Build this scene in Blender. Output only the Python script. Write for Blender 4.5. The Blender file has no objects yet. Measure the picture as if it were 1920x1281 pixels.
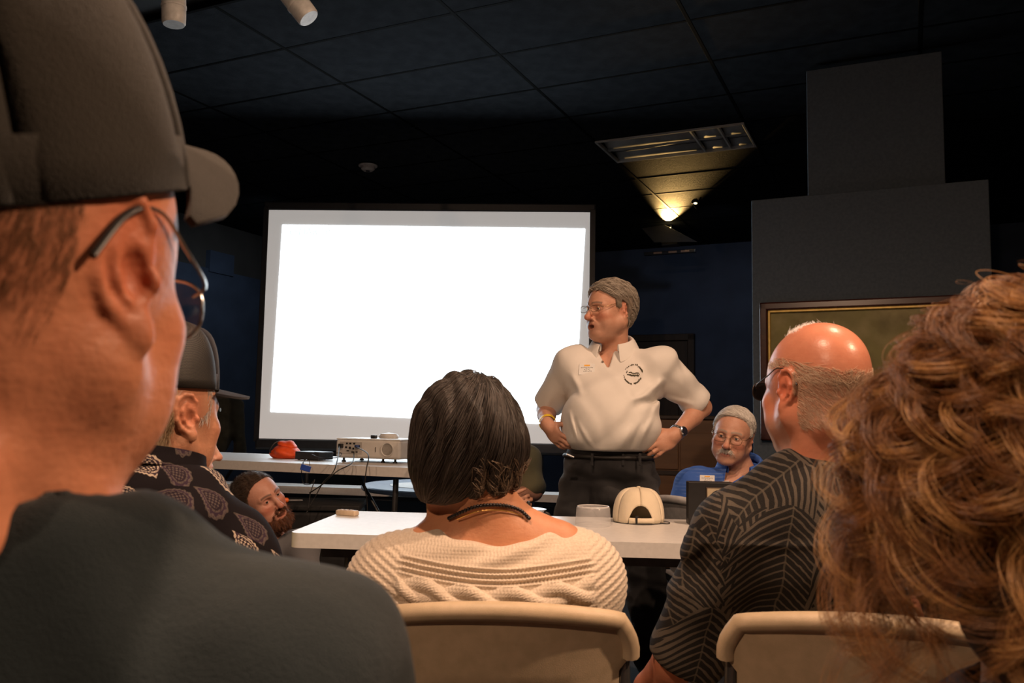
import bpy, bmesh, math, random
import numpy as np
from mathutils import Vector, Matrix
random.seed(7); RNG = np.random.default_rng(7)
S = bpy.context.scene; COL = S.collection
PI = math.pi
def R(d): return math.radians(d)
# ------------------------------------------------------------------ camera, world, lights
CAM_H = 1.1; FPX = 1600.0; PITCH = math.atan((786.0-640.5)/FPX); ROLL = R(1.0)
_fw = np.array([0, math.cos(PITCH), math.sin(PITCH)]); _u0 = np.array([0, -math.sin(PITCH), math.cos(PITCH)]); _r0 = np.array([1.0, 0, 0])
_rt = _r0*math.cos(ROLL)+_u0*math.sin(ROLL); _up = _u0*math.cos(ROLL)-_r0*math.sin(ROLL)
_C = np.array([0, 0, CAM_H])
def W(px, py, Y):
    "world point seen at pixel (px,py) of the photograph at distance Y along the hall"
    r = _fw+_rt*(px-960)/FPX-_up*(py-640.5)/FPX
    return _C+r*Y/r[1]
def Wz(px, py, Z):
    r = _fw+_rt*(px-960)/FPX-_up*(py-640.5)/FPX
    return _C+r*(Z-CAM_H)/r[2]
cd = bpy.data.cameras.new('camera'); cam = bpy.data.objects.new('camera', cd); COL.objects.link(cam)
cd.sensor_width = 36; cd.lens = 36*FPX/1920; cd.clip_start = 0.05; cd.clip_end = 100
m = Matrix.Identity(4)
for i in range(3): m[i][0] = _rt[i]; m[i][1] = _up[i]; m[i][2] = -_fw[i]; m[i][3] = _C[i]
cam.matrix_world = m
cd.dof.use_dof = True; cd.dof.focus_distance = 3.4; cd.dof.aperture_fstop = 11.0
S.camera = cam
S.view_settings.view_transform = 'Standard'; S.view_settings.look = 'None'
S.view_settings.exposure = 0.0; S.view_settings.gamma = 1.0; S.view_settings.use_curve_mapping = False
wd = bpy.data.worlds.new('world'); S.world = wd; wd.use_nodes = True
wd.node_tree.nodes['Background'].inputs[0].default_value = (0.5, 0.6, 0.8, 1); wd.node_tree.nodes['Background'].inputs[1].default_value = 0.004
WARM = (1.0, 0.66, 0.36)
LAMPS = []
def spot(name, loc, target, power, angle=110, blend=0.8, col=WARM, radius=0.05):
    l = bpy.data.lights.new(name, 'SPOT'); l.energy = power; l.color = col; l.spot_size = R(angle); l.spot_blend = blend; l.shadow_soft_size = radius
    o = bpy.data.objects.new(name, l); COL.objects.link(o); o.location = loc
    o.rotation_euler = (Vector(target)-Vector(loc)).to_track_quat('-Z', 'Y').to_euler()
    LAMPS.append((Vector(loc), Vector(target))); return o
spot('downlight_beam', (1.25, 2.30, 3.28), (0.45, 2.6, 0.8), 112, 150, 1.0, (1.0, 0.64, 0.43))
spot('downlight_beam', (-0.35, 0.75, 3.28), (0.1, 1.6, 0.9), 190, 140, 1.0, (1.0, 0.64, 0.43))
spot('downlight_beam', (2.55, 0.60, 3.28), (-0.1, 1.0, 0.95), 380, 120, 1.0, (1.0, 0.64, 0.41))
spot('downlight_beam', (-1.7, -1.6, 3.28), (-0.1, 1.0, 0.95), 190, 110, 1.0, (1.0, 0.64, 0.41))
spot('added_wall_fill', (-2.6, 8.6, 3.3), (-3.2, 10.6, 1.2), 28, 130, 1.0, (0.75, 0.88, 1.0))  # added bluish fill lamp, invented to lift the dark walls left of the screen
spot('added_wall_fill', (2.2, 8.6, 3.3), (2.4, 10.6, 1.3), 18, 130, 1.0, (0.70, 0.80, 1.0))  # second added fill, brightens the navy back wall on the right
SCREEN_EMIT = 4.4
# ------------------------------------------------------------------ helpers
def link(name, me, parent=None, mat=None, loc=None):
    o = bpy.data.objects.new(name, me); COL.objects.link(o)
    if parent is not None: o.parent = parent
    if mat is not None and me is not None:
        if len(me.materials) == 0: me.materials.append(mat)
    if loc is not None: o.location = loc
    return o
def tag(o, label=None, cat=None, group=None, kind=None):
    if label: o['label'] = label
    if cat: o['category'] = cat
    if group: o['group'] = group
    if kind: o['kind'] = kind
    return o
def thing(name, label, cat, loc=(0, 0, 0), rz=0, group=None):
    o = bpy.data.objects.new(name, None); COL.objects.link(o); o.empty_display_size = .05
    o.location = loc; o.rotation_euler = (0, 0, rz)
    return tag(o, label, cat, group)
def copy_tree(o, parent=None):
    c = o.copy(); COL.objects.link(c)
    if parent is not None: c.parent = parent
    for ch in list(o.children): copy_tree(ch, c)
    return c
class MB:
    "collects primitive shapes into one mesh"
    def __init__(s): s.b = bmesh.new()
    def _m(s, vs, loc, rot):
        M = Matrix.Translation(loc) @ (rot if isinstance(rot, Matrix) else Matrix.Rotation(rot[2], 4, 'Z') @ Matrix.Rotation(rot[1], 4, 'Y') @ Matrix.Rotation(rot[0], 4, 'X'))
        bmesh.ops.transform(s.b, matrix=M, verts=vs)
    def box(s, size, loc=(0, 0, 0), rot=(0, 0, 0), bev=0, seg=2):
        r = bmesh.ops.create_cube(s.b, size=1); vs = r['verts']
        bmesh.ops.scale(s.b, vec=size, verts=vs)
        if bev:
            es = list({e for v in vs for e in v.link_edges})
            g = bmesh.ops.bevel(s.b, geom=es, offset=bev, segments=seg, affect='EDGES', profile=.5)
            vs = list({v for f in g['faces'] for v in f.verts} | {v for v in vs if v.is_valid})
            vs = s._island(vs[0])
        s._m(vs, loc, rot); return s
    def _island(s, v0):
        seen = {v0}; st = [v0]
        while st:
            v = st.pop()
            for e in v.link_edges:
                w = e.other_vert(v)
                if w not in seen: seen.add(w); st.append(w)
        return list(seen)
    def lathe(s, prof, n=32, loc=(0, 0, 0), rot=(0, 0, 0), sx=1, sy=1, caps=True):
        rings = []
        for r, z in prof:
            rings.append([s.b.verts.new((r*math.cos(2*PI*i/n)*sx, r*math.sin(2*PI*i/n)*sy, z)) for i in range(n)])
        for a, b in zip(rings[:-1], rings[1:]):
            for i in range(n): s.b.faces.new((a[i], a[(i+1) % n], b[(i+1) % n], b[i]))
        if caps:
            if prof[0][0] > 1e-5: s.b.faces.new(rings[0][::-1])
            if prof[-1][0] > 1e-5: s.b.faces.new(rings[-1])
        s._m([v for r in rings for v in r], loc, rot); return s
    def tube(s, pts, r, n=8, closed=False):
        P = [Vector(p) for p in pts]; rings = []; N = len(P); prev = None
        for i in range(N):
            if closed: t = (P[(i+1) % N]-P[i-1]).normalized()
            else: t = (P[min(i+1, N-1)]-P[max(i-1, 0)]).normalized()
            if prev is None:
                a = Vector((0, 0, 1)) if abs(t.z) < .9 else Vector((1, 0, 0)); u = t.cross(a).normalized()
            else: u = (prev-t*prev.dot(t)).normalized()
            prev = u; w = t.cross(u)
            rr = r[i] if isinstance(r, (list, tuple)) else r
            rings.append([s.b.verts.new(P[i]+(u*math.cos(2*PI*k/n)+w*math.sin(2*PI*k/n))*rr) for k in range(n)])
        L = list(zip(rings[:-1], rings[1:]))+([(rings[-1], rings[0])] if closed else [])
        for a, b in L:
            for k in range(n): s.b.faces.new((a[k], a[(k+1) % n], b[(k+1) % n], b[k]))
        if not closed: s.b.faces.new(rings[0][::-1]); s.b.faces.new(rings[-1])
        return s
    def grid(s, pts):
        "pts[i][j] grid of points -> quads"
        V = [[s.b.verts.new(p) for p in row] for row in pts]
        for i in range(len(V)-1):
            for j in range(len(V[0])-1): s.b.faces.new((V[i][j], V[i+1][j], V[i+1][j+1], V[i][j+1]))
        return s
    def prism(s, outline, z0, z1):
        a = [s.b.verts.new((x, y, z0)) for x, y in outline]; b = [s.b.verts.new((x, y, z1)) for x, y in outline]; n = len(a)
        s.b.faces.new(a[::-1]); s.b.faces.new(b)
        for i in range(n): s.b.faces.new((a[i], a[(i+1) % n], b[(i+1) % n], b[i]))
        return s
    def build(s, name, mat, parent=None, loc=None, smooth=None, solid=0):
        if solid: pass
        bmesh.ops.recalc_face_normals(s.b, faces=s.b.faces)
        me = bpy.data.meshes.new(name); s.b.to_mesh(me); s.b.free()
        if smooth is not None:
            for p in me.polygons: p.use_smooth = True
            try: me.set_sharp_from_angle(angle=R(smooth))
            except Exception: pass
        return link(name, me, parent, mat, loc)
def solidify(o, t, off=0):
    md = o.modifiers.new('thickness', 'SOLIDIFY'); md.thickness = t; md.offset = off; return o
def subsurf(o, n=1):
    md = o.modifiers.new('smooth', 'SUBSURF'); md.levels = n; md.render_levels = n; return o
def smoothpath(pts, n=8):
    P = [Vector(p) for p in pts]; out = []
    for i in range(len(P)-1):
        p0 = P[max(i-1, 0)]; p1 = P[i]; p2 = P[i+1]; p3 = P[min(i+2, len(P)-1)]
        for k in range(n):
            t = k/n
            out.append(.5*((2*p1)+(p2-p0)*t+(2*p0-5*p1+4*p2-p3)*t*t+(3*p1-p0-3*p2+p3)*t**3))
    out.append(P[-1]); return out
# ------------------------------------------------------------------ materials (node maths by operator)
class E:
    nt = None
    def __init__(s, sock): s.s = sock
    @staticmethod
    def m(op, *a, clamp=False):
        n = E.nt.nodes.new('ShaderNodeMath'); n.operation = op; n.use_clamp = clamp
        for i, v in enumerate(a):
            if isinstance(v, E): E.nt.links.new(v.s, n.inputs[i])
            else: n.inputs[i].default_value = v
        return E(n.outputs[0])
    def __add__(a, b): return E.m('ADD', a, b)
    __radd__ = __add__
    def __sub__(a, b): return E.m('SUBTRACT', a, b)
    def __rsub__(a, b): return E.m('SUBTRACT', b, a)
    def __mul__(a, b): return E.m('MULTIPLY', a, b)
    __rmul__ = __mul__
    def __truediv__(a, b): return E.m('DIVIDE', a, b)
    def __rtruediv__(a, b): return E.m('DIVIDE', b, a)
def sin(a): return E.m('SINE', a)
def cos(a): return E.m('COSINE', a)
def absv(a): return E.m('ABSOLUTE', a)
def mx(a, b): return E.m('MAXIMUM', a, b)
def mn(a, b): return E.m('MINIMUM', a, b)
def gt(a, b): return E.m('GREATER_THAN', a, b)
def lt(a, b): return E.m('LESS_THAN', a, b)
def sqrtv(a): return E.m('SQRT', a)
def clampv(a): return E.m('ADD', a, 0.0, clamp=True)
def step(a, lo, hi): return E.m('MULTIPLY', a-lo, 1.0/(hi-lo), clamp=True)
def C4(c): return (c[0], c[1], c[2], 1.0)
def srgb(r, g, b):
    f = lambda c: c/12.92 if c <= .04045 else ((c+.055)/1.055)**2.4
    return (f(r/255), f(g/255), f(b/255))
class Mat:
    def __init__(s, name, col=(.5, .5, .5), rough=.6, metal=0, spec=.5):
        s.m = bpy.data.materials.new(name); s.m.use_nodes = True; s.nt = s.m.node_tree; E.nt = s.nt
        s.b = s.nt.nodes['Principled BSDF']
        s.b.inputs['Base Color'].default_value = C4(col); s.b.inputs['Roughness'].default_value = rough
        s.b.inputs['Metallic'].default_value = metal; s.b.inputs['Specular IOR Level'].default_value = spec
    def node(s, t): return s.nt.nodes.new(t)
    def coord(s, kind='Object'):
        n = s.node('ShaderNodeTexCoord'); return n.outputs[kind]
    def xyz(s, vec):
        n = s.node('ShaderNodeSeparateXYZ'); s.nt.links.new(vec, n.inputs[0]); return E(n.outputs[0]), E(n.outputs[1]), E(n.outputs[2])
    def vec(s, x, y, z=0.0):
        n = s.node('ShaderNodeCombineXYZ')
        for i, v in enumerate((x, y, z)):
            if isinstance(v, E): s.nt.links.new(v.s, n.inputs[i])
            else: n.inputs[i].default_value = v
        return n.outputs[0]
    def attr(s, name):
        n = s.node('ShaderNodeAttribute'); n.attribute_name = name; return n
    def noise(s, scale, detail=2, vec=None, rough=.5, stretch=None):
        n = s.node('ShaderNodeTexNoise'); n.inputs['Scale'].default_value = scale; n.inputs['Detail'].default_value = detail; n.inputs['Roughness'].default_value = rough
        v = vec if vec is not None else s.coord()
        if stretch:
            mp = s.node('ShaderNodeMapping'); mp.inputs['Scale'].default_value = stretch; s.nt.links.new(v, mp.inputs[0]); v = mp.outputs[0]
        s.nt.links.new(v, n.inputs['Vector']); return E(n.outputs['Fac'])
    def mix(s, fac, a, b, mode='MIX'):
        n = s.node('ShaderNodeMix'); n.data_type = 'RGBA'; n.blend_type = mode
        ins = [i for i in n.inputs if i.type == 'RGBA']; fi = n.inputs[0]
        if isinstance(fac, E): s.nt.links.new(fac.s, fi)
        else: fi.default_value = fac
        for v, i in ((a, ins[0]), (b, ins[1])):
            if isinstance(v, (tuple, list)): i.default_value = C4(v)
            else: s.nt.links.new(v.s if isinstance(v, E) else v, i)
        return [o for o in n.outputs if o.type == 'RGBA'][0]
    def color(s, sock): s.nt.links.new(sock.s if isinstance(sock, E) else sock, s.b.inputs['Base Color']); return s
    def rough(s, e): s.nt.links.new(e.s, s.b.inputs['Roughness']); return s
    def bump(s, h, strength=.3, dist=.01):
        n = s.node('ShaderNodeBump'); n.inputs['Strength'].default_value = strength; n.inputs['Distance'].default_value = dist
        s.nt.links.new(h.s, n.inputs['Height']); s.nt.links.new(n.outputs[0], s.b.inputs['Normal']); return s
    def vary(s, c1, c2, scale=20, detail=3, lo=.35, hi=.65, stretch=None):
        f = step(s.noise(scale, detail, stretch=stretch), lo, hi); s.color(s.mix(f, c1, c2)); return s
    def emit(s, c, k): s.b.inputs['Emission Color'].default_value = C4(c); s.b.inputs['Emission Strength'].default_value = k; return s
def simple(name, col, rough=.6, metal=0, var=.12, scale=30, bump=0, bscale=200, bdist=.002, spec=.5, stretch=None):
    M = Mat(name, col, rough, metal, spec)
    d = tuple(c*(1-var) for c in col); u = tuple(min(1, c*(1+var)) for c in col)
    M.vary(d, u, scale, stretch=stretch)
    if bump: M.bump(M.noise(bscale, 2), bump, bdist)
    return M.m
m_white = simple('white_enamel', (.72, .72, .70), .4)
m_black = simple('black_plastic', (.012, .012, .013), .42)
m_blackmatte = simple('black_matte', (.010, .010, .011), .8)
m_wpaper = simple('white_paper', (.8, .8, .78), .7, var=.03)
m_steel = simple('brushed_steel', (.55, .56, .58), .25, 1)
m_beige = simple('beige_plastic', (.58, .46, .34), .45)
m_cord = simple('black_cable', (.012, .012, .013), .5)
# ------------------------------------------------------------------ setting
ANG = R(25); e1 = np.array([math.cos(ANG), -math.sin(ANG), 0]); e2 = np.array([math.sin(ANG), math.cos(ANG), 0])
CEIL = 3.42; G0 = Wz(1115, 265, CEIL)
m_tile = simple('ceiling_tile_paint', (.0165, .0180, .0205), .95, var=.18, scale=9, bump=.5, bscale=90, bdist=.004, spec=.03)
m_bar = simple('grid_metal_paint', (.0022, .0022, .0022), .8, 0, spec=.05)
m_wall = simple('navy_wall_paint', (.048, .068, .115), .8, var=.15, scale=3, bump=.2, bscale=60)
m_wallg = simple('grey_wall_paint', (.055, .05, .046), .85, var=.12, scale=4, bump=.2, bscale=80)
m_floor = Mat('carpet_floor'); m_floor.vary((.018, .018, .022), (.03, .028, .03), 120); m_floor.b.inputs['Roughness'].default_value = .9
m_floor.bump(m_floor.noise(600, 2), .5, .004); m_floor = m_floor.m
floor = MB().box((24, 20, .1), (1, 5, -.05)).build('floor', m_floor); tag(floor, kind='structure')
ceil = MB().box((24, 20, .1), (1, 5, CEIL+.09)).build('ceiling', m_blackmatte); tag(ceil, kind='structure')
# tiles and grid bars laid in the hall's own axes
TL, TS = 1.22, .61
tm = MB().box((TL-.018, TS-.018, .016), bev=.004, seg=1).build('ceiling_tile', m_tile, ceil)
tile_me = tm.data; first = True
rz = -ANG
def cell(i, j): return G0+e1*(i+.5)*TL+e2*(j+.5)*TS
for i in range(-5, 5):
    for j in range(-5, 9):
        if (i, j) == (0, 0): continue
        c = cell(i, j)
        if c[1] < 3.4 or c[1] > 12.5 or abs(c[0]-.2) > .62*c[1]+1.2: continue
        o = tm if first else link('ceiling_tile', tile_me, ceil); first = False
        o.location = (c[0], c[1], CEIL+.010); o.rotation_euler = (0, 0, rz)
for i in range(-5, 6):
    c = G0+e1*i*TL+e2*2*TS
    o = MB().box((.026, TS*14, .022), bev=.003, seg=1).build('grid_bar', m_bar, ceil); o.location = (c[0], c[1], CEIL+.0105); o.rotation_euler = (0, 0, rz)
for j in range(-5, 10):
    c = G0+e1*0*TL+e2*j*TS
    o = MB().box((TL*10, .026, .020), bev=.003, seg=1).build('grid_bar', m_bar, ceil); o.location = (c[0], c[1], CEIL+.0105); o.rotation_euler = (0, 0, rz)
# walls
BW = np.array([1.8, 11.35, 0.0])
def wallbox(name, p, d, L0, L1, t, z0, z1, mat):
    nrm = np.array([-d[1], d[0], 0]); c = p+d*(L0+L1)/2+nrm*t/2
    o = MB().box((L1-L0, t, z1-z0)).build(name, mat); o.location = (c[0], c[1], (z0+z1)/2); o.rotation_euler = (0, 0, math.atan2(d[1], d[0]))
    return tag(o, kind='structure')
wallbox('wall_back', BW, e1, -7, 8, .12, 0, CEIL+.04, m_wall)
LWP = np.array([-3.55, 10.45, 0.0])
wallbox('wall_left', LWP, e2, -11, 3, .12, 0, CEIL+.04, m_wallg)
nl = np.array([-e2[1], e2[0], 0])
wallbox('trim_1', LWP-nl*.05, e2, -11, 1.6, .05, 0, 2.84, m_wall)
wallbox('trim_2', LWP-nl*.07, e2, -.35, .05, .07, 2.80, 3.06, m_wall)
RWP = np.array([6.6, 5.0, 0.0])
wallbox('wall_right', RWP, -e2, -7, 8, .12, 0, CEIL+.04, simple('dark_brown_wall', (.06, .048, .045), .8))
wallbox('wall_rear', np.array([0, -3.6, 0.0]), np.array([-1.0, 0, 0]), -10, 10, .12, 0, CEIL+.04, m_wall)
# dark door with its frame on the back wall
m_darkwood = Mat('dark_wood', rough=.5); m_darkwood.vary((.030, .017, .010), (.055, .030, .016), 14, 4, stretch=(1, 1, .12)); m_darkwood = m_darkwood.m
m_brownwood = Mat('brown_wood', rough=.45); m_brownwood.vary((.16, .075, .028), (.24, .115, .045), 10, 4, stretch=(.15, 1, 1)); m_brownwood = m_brownwood.m
def on_back(px, z, off=0):
    best = min((abs((lambda q: 960+FPX*((q-_C)@_rt)/((q-_C)@_fw))(BW+e1*t+np.array([0, 0, z]))-px), t) for t in np.linspace(-6, 6, 3000))
    return BW+e1*best[1]-e2*off
def facing(o, p, z):
    o.location = (p[0], p[1], z); o.rotation_euler = (0, 0, rz); return o
dp = on_back(1236, 1.4, .03)
door = MB().box((.78, .05, 2.15), bev=.004).build('door_1', m_darkwood); facing(door, dp, 1.08); tag(door, kind='structure')
for sx in (-1, 1):
    MB().box((.09, .08, 2.25), (sx*.435, 0, .04), bev=.008).build('door_frame', m_darkwood, door)
MB().box((.96, .08, .09), (0, 0, 1.125), bev=.008).build('door_frame', m_darkwood, door)
for zz in (-.55, .45): MB().box((.56, .02, .8), (0, -.03, zz), bev=.012).build('door_panel', m_darkwood, door)
MB().lathe([(.0, 0), (.03, .005), (.03, .03), (.012, .045), (.012, .06)], 16, (.31, -.03, -.05), (R(90), 0, 0)).build('door_handle', simple('dull_brass', (.35, .25, .1), .35, 1), door)
# grey stepped display boards at the right
m_board = Mat('grey_board', rough=.9); m_board.vary((.092, .120, .150), (.112, .142, .176), 60, 4, stretch=(1, 1, 1)); m_board.bump(m_board.noise(500, 2), .35, .002); m_board = m_board.m
def board(name, label, P, w, h, t, z0, y=0):
    r = thing(name, label, 'display board', (P[0], P[1], 0), rz, 'grey display boards')
    MB().box((w, t, h), (w/2, y, z0+h/2), bev=.004, seg=1).build('board_panel', m_board, r)
    MB().box((.03, .03, z0+.2), (.06, y+t*.5+.015, (z0+.2)/2)).build('post', m_black, r)
    MB().box((.03, .03, z0+.2), (w-.06, y+t*.5+.015, (z0+.2)/2)).build('post', m_black, r)
    return r
BP = W(1410, 378, 5.4)
bd1 = board('display_board', 'large grey display board carrying the framed painting', BP, 1.335, 1.98, .06, BP[2]-1.98)
P2 = BP+e1*.333
bd2 = board('display_board', 'smaller grey board rising above the lower board, top stepped in', P2, .785, 1.5, .05, 1.88, .12)
# framed painting on the board
pz = W(1425, 570, 5.37)[2]; PW, PH = 1.16, .86
pr = thing('framed_painting', 'olive green painting in a dark red wood frame with gold liner', 'painting', (BP[0]+e1[0]*.050-e2[0]*.031, BP[1]+e1[1]*.050-e2[1]*.031, pz), rz)
m_frame = Mat('mahogany', rough=.25); m_frame.vary((.05, .012, .008), (.085, .022, .012), 20, 3, stretch=(.2, 1, 1)); m_frame = m_frame.m
m_gold = simple('gold_leaf', (.72, .50, .14), .4, .35)
fw_ = .050
for nm, s_, l_ in (('frame_rail', (PW, .045, fw_), (PW/2, -.022, -fw_/2)), ('frame_rail', (PW, .045, fw_), (PW/2, -.022, -PH+fw_/2)),
                   ('frame_stile', (fw_, .045, PH), (fw_/2, -.022, -PH/2)), ('frame_stile', (fw_, .045, PH), (PW-fw_/2, -.022, -PH/2))):
    MB().box(s_, l_, bev=.010, seg=3).build(nm, m_frame, pr)
g_ = .016
for s_, l_ in (((PW-2*fw_, .03, g_), (PW/2, -.018, -fw_-g_/2)), ((PW-2*fw_, .03, g_), (PW/2, -.018, -PH+fw_+g_/2)),
               ((g_, .03, PH-2*fw_), (fw_+g_/2, -.018, -PH/2)), ((g_, .03, PH-2*fw_), (PW-fw_-g_/2, -.018, -PH/2))):
    MB().box(s_, l_, bev=.004).build('gold_liner', m_gold, pr)
M = Mat('olive_canvas', rough=.5)
f1 = step(M.noise(2.6, 4), .35, .65); f2 = step(M.noise(7, 3), .45, .7)
c_ = M.mix(f1, (.16, .12, .022), (.36, .32, .085)); c_ = M.mix(f2, c_, (.42, .35, .13)); M.color(c_)
MB().box((PW-2*fw_, .01, PH-2*fw_), (PW/2, -.008, -PH/2)).build('canvas', M.m, pr)
# projection screen
SD = 6.55
TLc, TRc, BLc = W(507, 394, SD), W(1104, 403, SD-.10), W(484, 822, SD)
m_scr = Mat('white_screen_spill_glow', (.80, .79, .78), .9); m_scr.bump(m_scr.noise(800, 2), .05, .001); m_scr.emit((1, .95, .90), .32); m_scr = m_scr.m  # fabric given a faint emission, standing in for projector spill on the border
sw = 2.50; sh = TLc[2]-BLc[2]; srz = math.atan2(TRc[1]-TLc[1], TRc[0]-TLc[0])
sc = thing('projection_screen', 'wide white projection screen lit by a blank slide', 'screen', ((TLc[0]+TRc[0])/2, (TLc[1]+TRc[1])/2, 0), srz)
sz0 = BLc[2]; sz1 = TLc[2]
def quad(pts, name, mat, parent, y0, t):
    "flat quad slab between y0 and y0-t"
    v = [(p[0], y0, p[1]) for p in pts]+[(p[0], y0-t, p[1]) for p in pts]
    b = MB(); V = [b.b.verts.new(q) for q in v]
    for f in ((0, 1, 2, 3), (7, 6, 5, 4), (0, 4, 5, 1), (1, 5, 6, 2), (2, 6, 7, 3), (3, 7, 4, 0)): b.b.faces.new([V[i] for i in f])
    return b.build(name, mat, parent)
hw = sw/2
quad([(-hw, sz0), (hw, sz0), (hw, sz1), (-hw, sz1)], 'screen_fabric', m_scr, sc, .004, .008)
def toS(px, py):
    p = W(px, py, SD); return (p[0]-sc.location[0], p[2])
im = [toS(507.5, 772), toS(1075, 797), toS(1095, 434.5), toS(530, 422)]
mp = Mat('projected_light', (.8, .8, .8), .9); mp.emit((.80, .92, 1.0), SCREEN_EMIT); mp = mp.m
quad(im, 'projected_image', mp, sc, -.005, .002)
m_case = simple('screen_case_black', (.02, .022, .026), .4)
MB().box((sw+.09, .05, .07), (0, .025, sz1+.036), bev=.012).build('top_case', m_case, sc)
MB().box((sw+.06, .06, .085), (0, .01, sz0-.045), bev=.02).build('bottom_bar', m_case, sc)
for sx in (-1, 1): MB().box((.045, .03, sh+.05), (sx*(hw+.0225), .012, (sz0+sz1)/2), bev=.004).build('side_border', m_case, sc)
for sx in (-1, 1):
    MB().tube([(sx*.9, .10, 0.02), (sx*.9, .10, sz1)], .018, 10).build('stand_pole', m_case, sc)
    MB().box((.06, .8, .04), (sx*.9, .06, .02), bev=.01).build('stand_foot', m_case, sc)
def text(name, s, size, mat, parent, loc, rot, ext=.0005):
    cu = bpy.data.curves.new(name, 'FONT'); cu.body = s; cu.size = size; cu.extrude = ext; cu.align_x = 'LEFT'
    o = bpy.data.objects.new(name, cu); COL.objects.link(o); cu.materials.append(mat)
    if parent: o.parent = parent
    o.location = loc; o.rotation_euler = rot; dg = bpy.context.evaluated_depsgraph_get(); me = bpy.data.meshes.new_from_object(o.evaluated_get(dg)); n = bpy.data.objects.new(name, me); COL.objects.link(n); n.parent = parent; n.location = loc; n.rotation_euler = rot; bpy.data.objects.remove(o); n.name = name; return n
t0 = toS(543, 441)
mt = Mat('faint_slide_letters', (.7, .8, .78), .9); mt.emit((.80, .93, .92), .93)
text('slide_title', 'ESMAR 50', .075, mt.m, sc, (t0[0], -.0085, t0[1]), (R(90), 0, R(0)))
# ceiling fittings
m_lightgrey = simple('unlit_louvre_grey', (.40, .40, .40), .7, 0, var=.2, scale=5, spec=.2)
tr = thing('ceiling_light', 'unlit grey fluorescent troffer set in the dark tile ceiling', 'ceiling light', tuple(cell(0, 0)[:2])+(CEIL,), rz)
for s_, l_ in (((TL, .02, .03), (0, .295, 0)), ((TL, .02, .03), (0, -.295, 0)), ((.02, .57, .03), (.60, 0, 0)), ((.02, .57, .03), (-.60, 0, 0))):
    MB().box(s_, l_, bev=.003).build('frame', m_lightgrey, tr)
for k, (x0, x1) in enumerate(((-.59, .17), (.19, .39), (.41, .59))):
    for sy in (-1, 1):
        b = MB(); n = 8; pts = []
        for i in range(n+1):
            a = i/n; pts.append([((x0 if q == 0 else x1), sy*(.02+.26*a), .012+.03*math.sin(a*PI)) for q in (0, 1)])
        b.grid(pts); solidify(b.build('lens_panel', m_lightgrey, tr, smooth=60), .003)
for x in (.18, .40): MB().box((.014, .57, .028), (x, 0, .006)).build('louvre_bar', m_white, tr)
MB().box((1.18, .02, .02), (0, 0, .012)).build('louvre_bar', m_lightgrey, tr)
sd = thing('smoke_detector', 'small round smoke detector on the dark ceiling above the screen', 'smoke detector', tuple(Wz(690, 308, CEIL)[:2])+(CEIL-.012,))
MB().lathe([(.0, -.05), (.045, -.05), (.062, -.035), (.065, -.012), (.085, -.010), (.088, 0), (.0, 0)], 28).build('detector_body', simple('aged_ivory', (.40, .33, .30), .5), sd)
MB().lathe([(.018, -.056), (.02, -.048), (.0, -.048)], 12).build('sensor_cap', m_black, sd)
# track lamp heads
def track(px, py, Y, tilt, label):
    p = W(px, py, Y); r = thing('track_lamp', label, 'spotlight', tuple(p), 0, 'white track lamp heads')
    M4 = Matrix.Rotation(tilt, 4, 'Y')
    MB().lathe([(.0, -.10), (.042, -.10), (.047, -.092), (.048, -.06), (.048, .09), (.040, .112), (.0, .118)], 32, (0, 0, 0), M4).build('lamp_can', m_white, r, smooth=40)
    MB().lathe([(.049, -.03), (.0505, -.028), (.0505, -.018), (.049, -.016)], 32, (0, 0, 0), M4, caps=False).build('trim_ring', m_white, r, smooth=40)
    top = M4 @ Vector((0, 0, .11))
    MB().tube([top, (top.x*.6, 0, .22), (0, 0, CEIL-p[2]-.02)], .009, 10).build('stem', m_black, r)
    MB().box((.10, .05, .03), (0, 0, CEIL-p[2]-.01), bev=.006).build('track_mount', m_black, r)
    return r
track(326, 3, 3.4, R(-3), 'white cylindrical track lamp hanging straight down above the left cap')
track(553, 0, 3.4, R(-38), 'white cylindrical track lamp tilted towards the screen')
# uplight by the back wall
up = W(1250, 440, 9.8)
ur = thing('uplight', 'black shielded uplight glowing warm onto the ceiling tiles', 'lamp', tuple(up), rz)
b = MB(); V = [b.b.verts.new(v) for v in ((-.275, -.07, .080), (.0, -.09, .097), (.36, -.02, -.115), (-.14, -.02, -.085))]; b.b.faces.new(V)
solidify(b.build('shield_plate', m_blackmatte, ur), .012)
MB().box((.20, .14, .09), (.02, .12, -.07), bev=.01).build('lamp_housing', m_black, ur)
MB().tube([(.02, .12, -.03), (.02, .12, CEIL-up[2]-.01)], .012, 8).build('stem', m_black, ur)
MB().box((.62, .05, .04), (-.02, .22, -.17), bev=.006).build('mount_rail', m_black, ur)
for x in (-.16, .02, .17): MB().box((.10, .004, .022), (x, .193, -.17)).build('rail_label', simple('tan_rail_label', (.30, .16, .09), .6), ur)
bl = Mat('warm_bulb', (.9, .8, .5), .4); bl.emit((1, .72, .3), 14)
MB().lathe([(0, 0), (.022, .006), (.030, .022), (.018, .04), (0, .045)], 16, (.02, .04, .050)).build('bulb', bl.m, ur)
lp = up+np.array([.01, -.03, .105])
spot('uplight_beam', tuple(lp), tuple(lp+np.array([-.12, -.95, .31])), 3600, 44, 1.0, (1.0, .60, .20), .02)
cs = thing('ceiling_spotlight', 'tiny black ceiling spotlight with a bright glinting lens', 'spotlight', tuple(W(1306, 383, 8.6)))
czz = CEIL-cs.location[2]
MB().lathe([(0, -.05), (.03, -.05), (.036, .05), (.0, .06)], 16, (0, 0, 0), (R(60), 0, R(-40))).build('lamp_can', m_black, cs, smooth=40)
MB().tube([(0, 0, .0), (.05, .02, czz-.01)], .008, 8).build('stem', m_black, cs)
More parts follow.
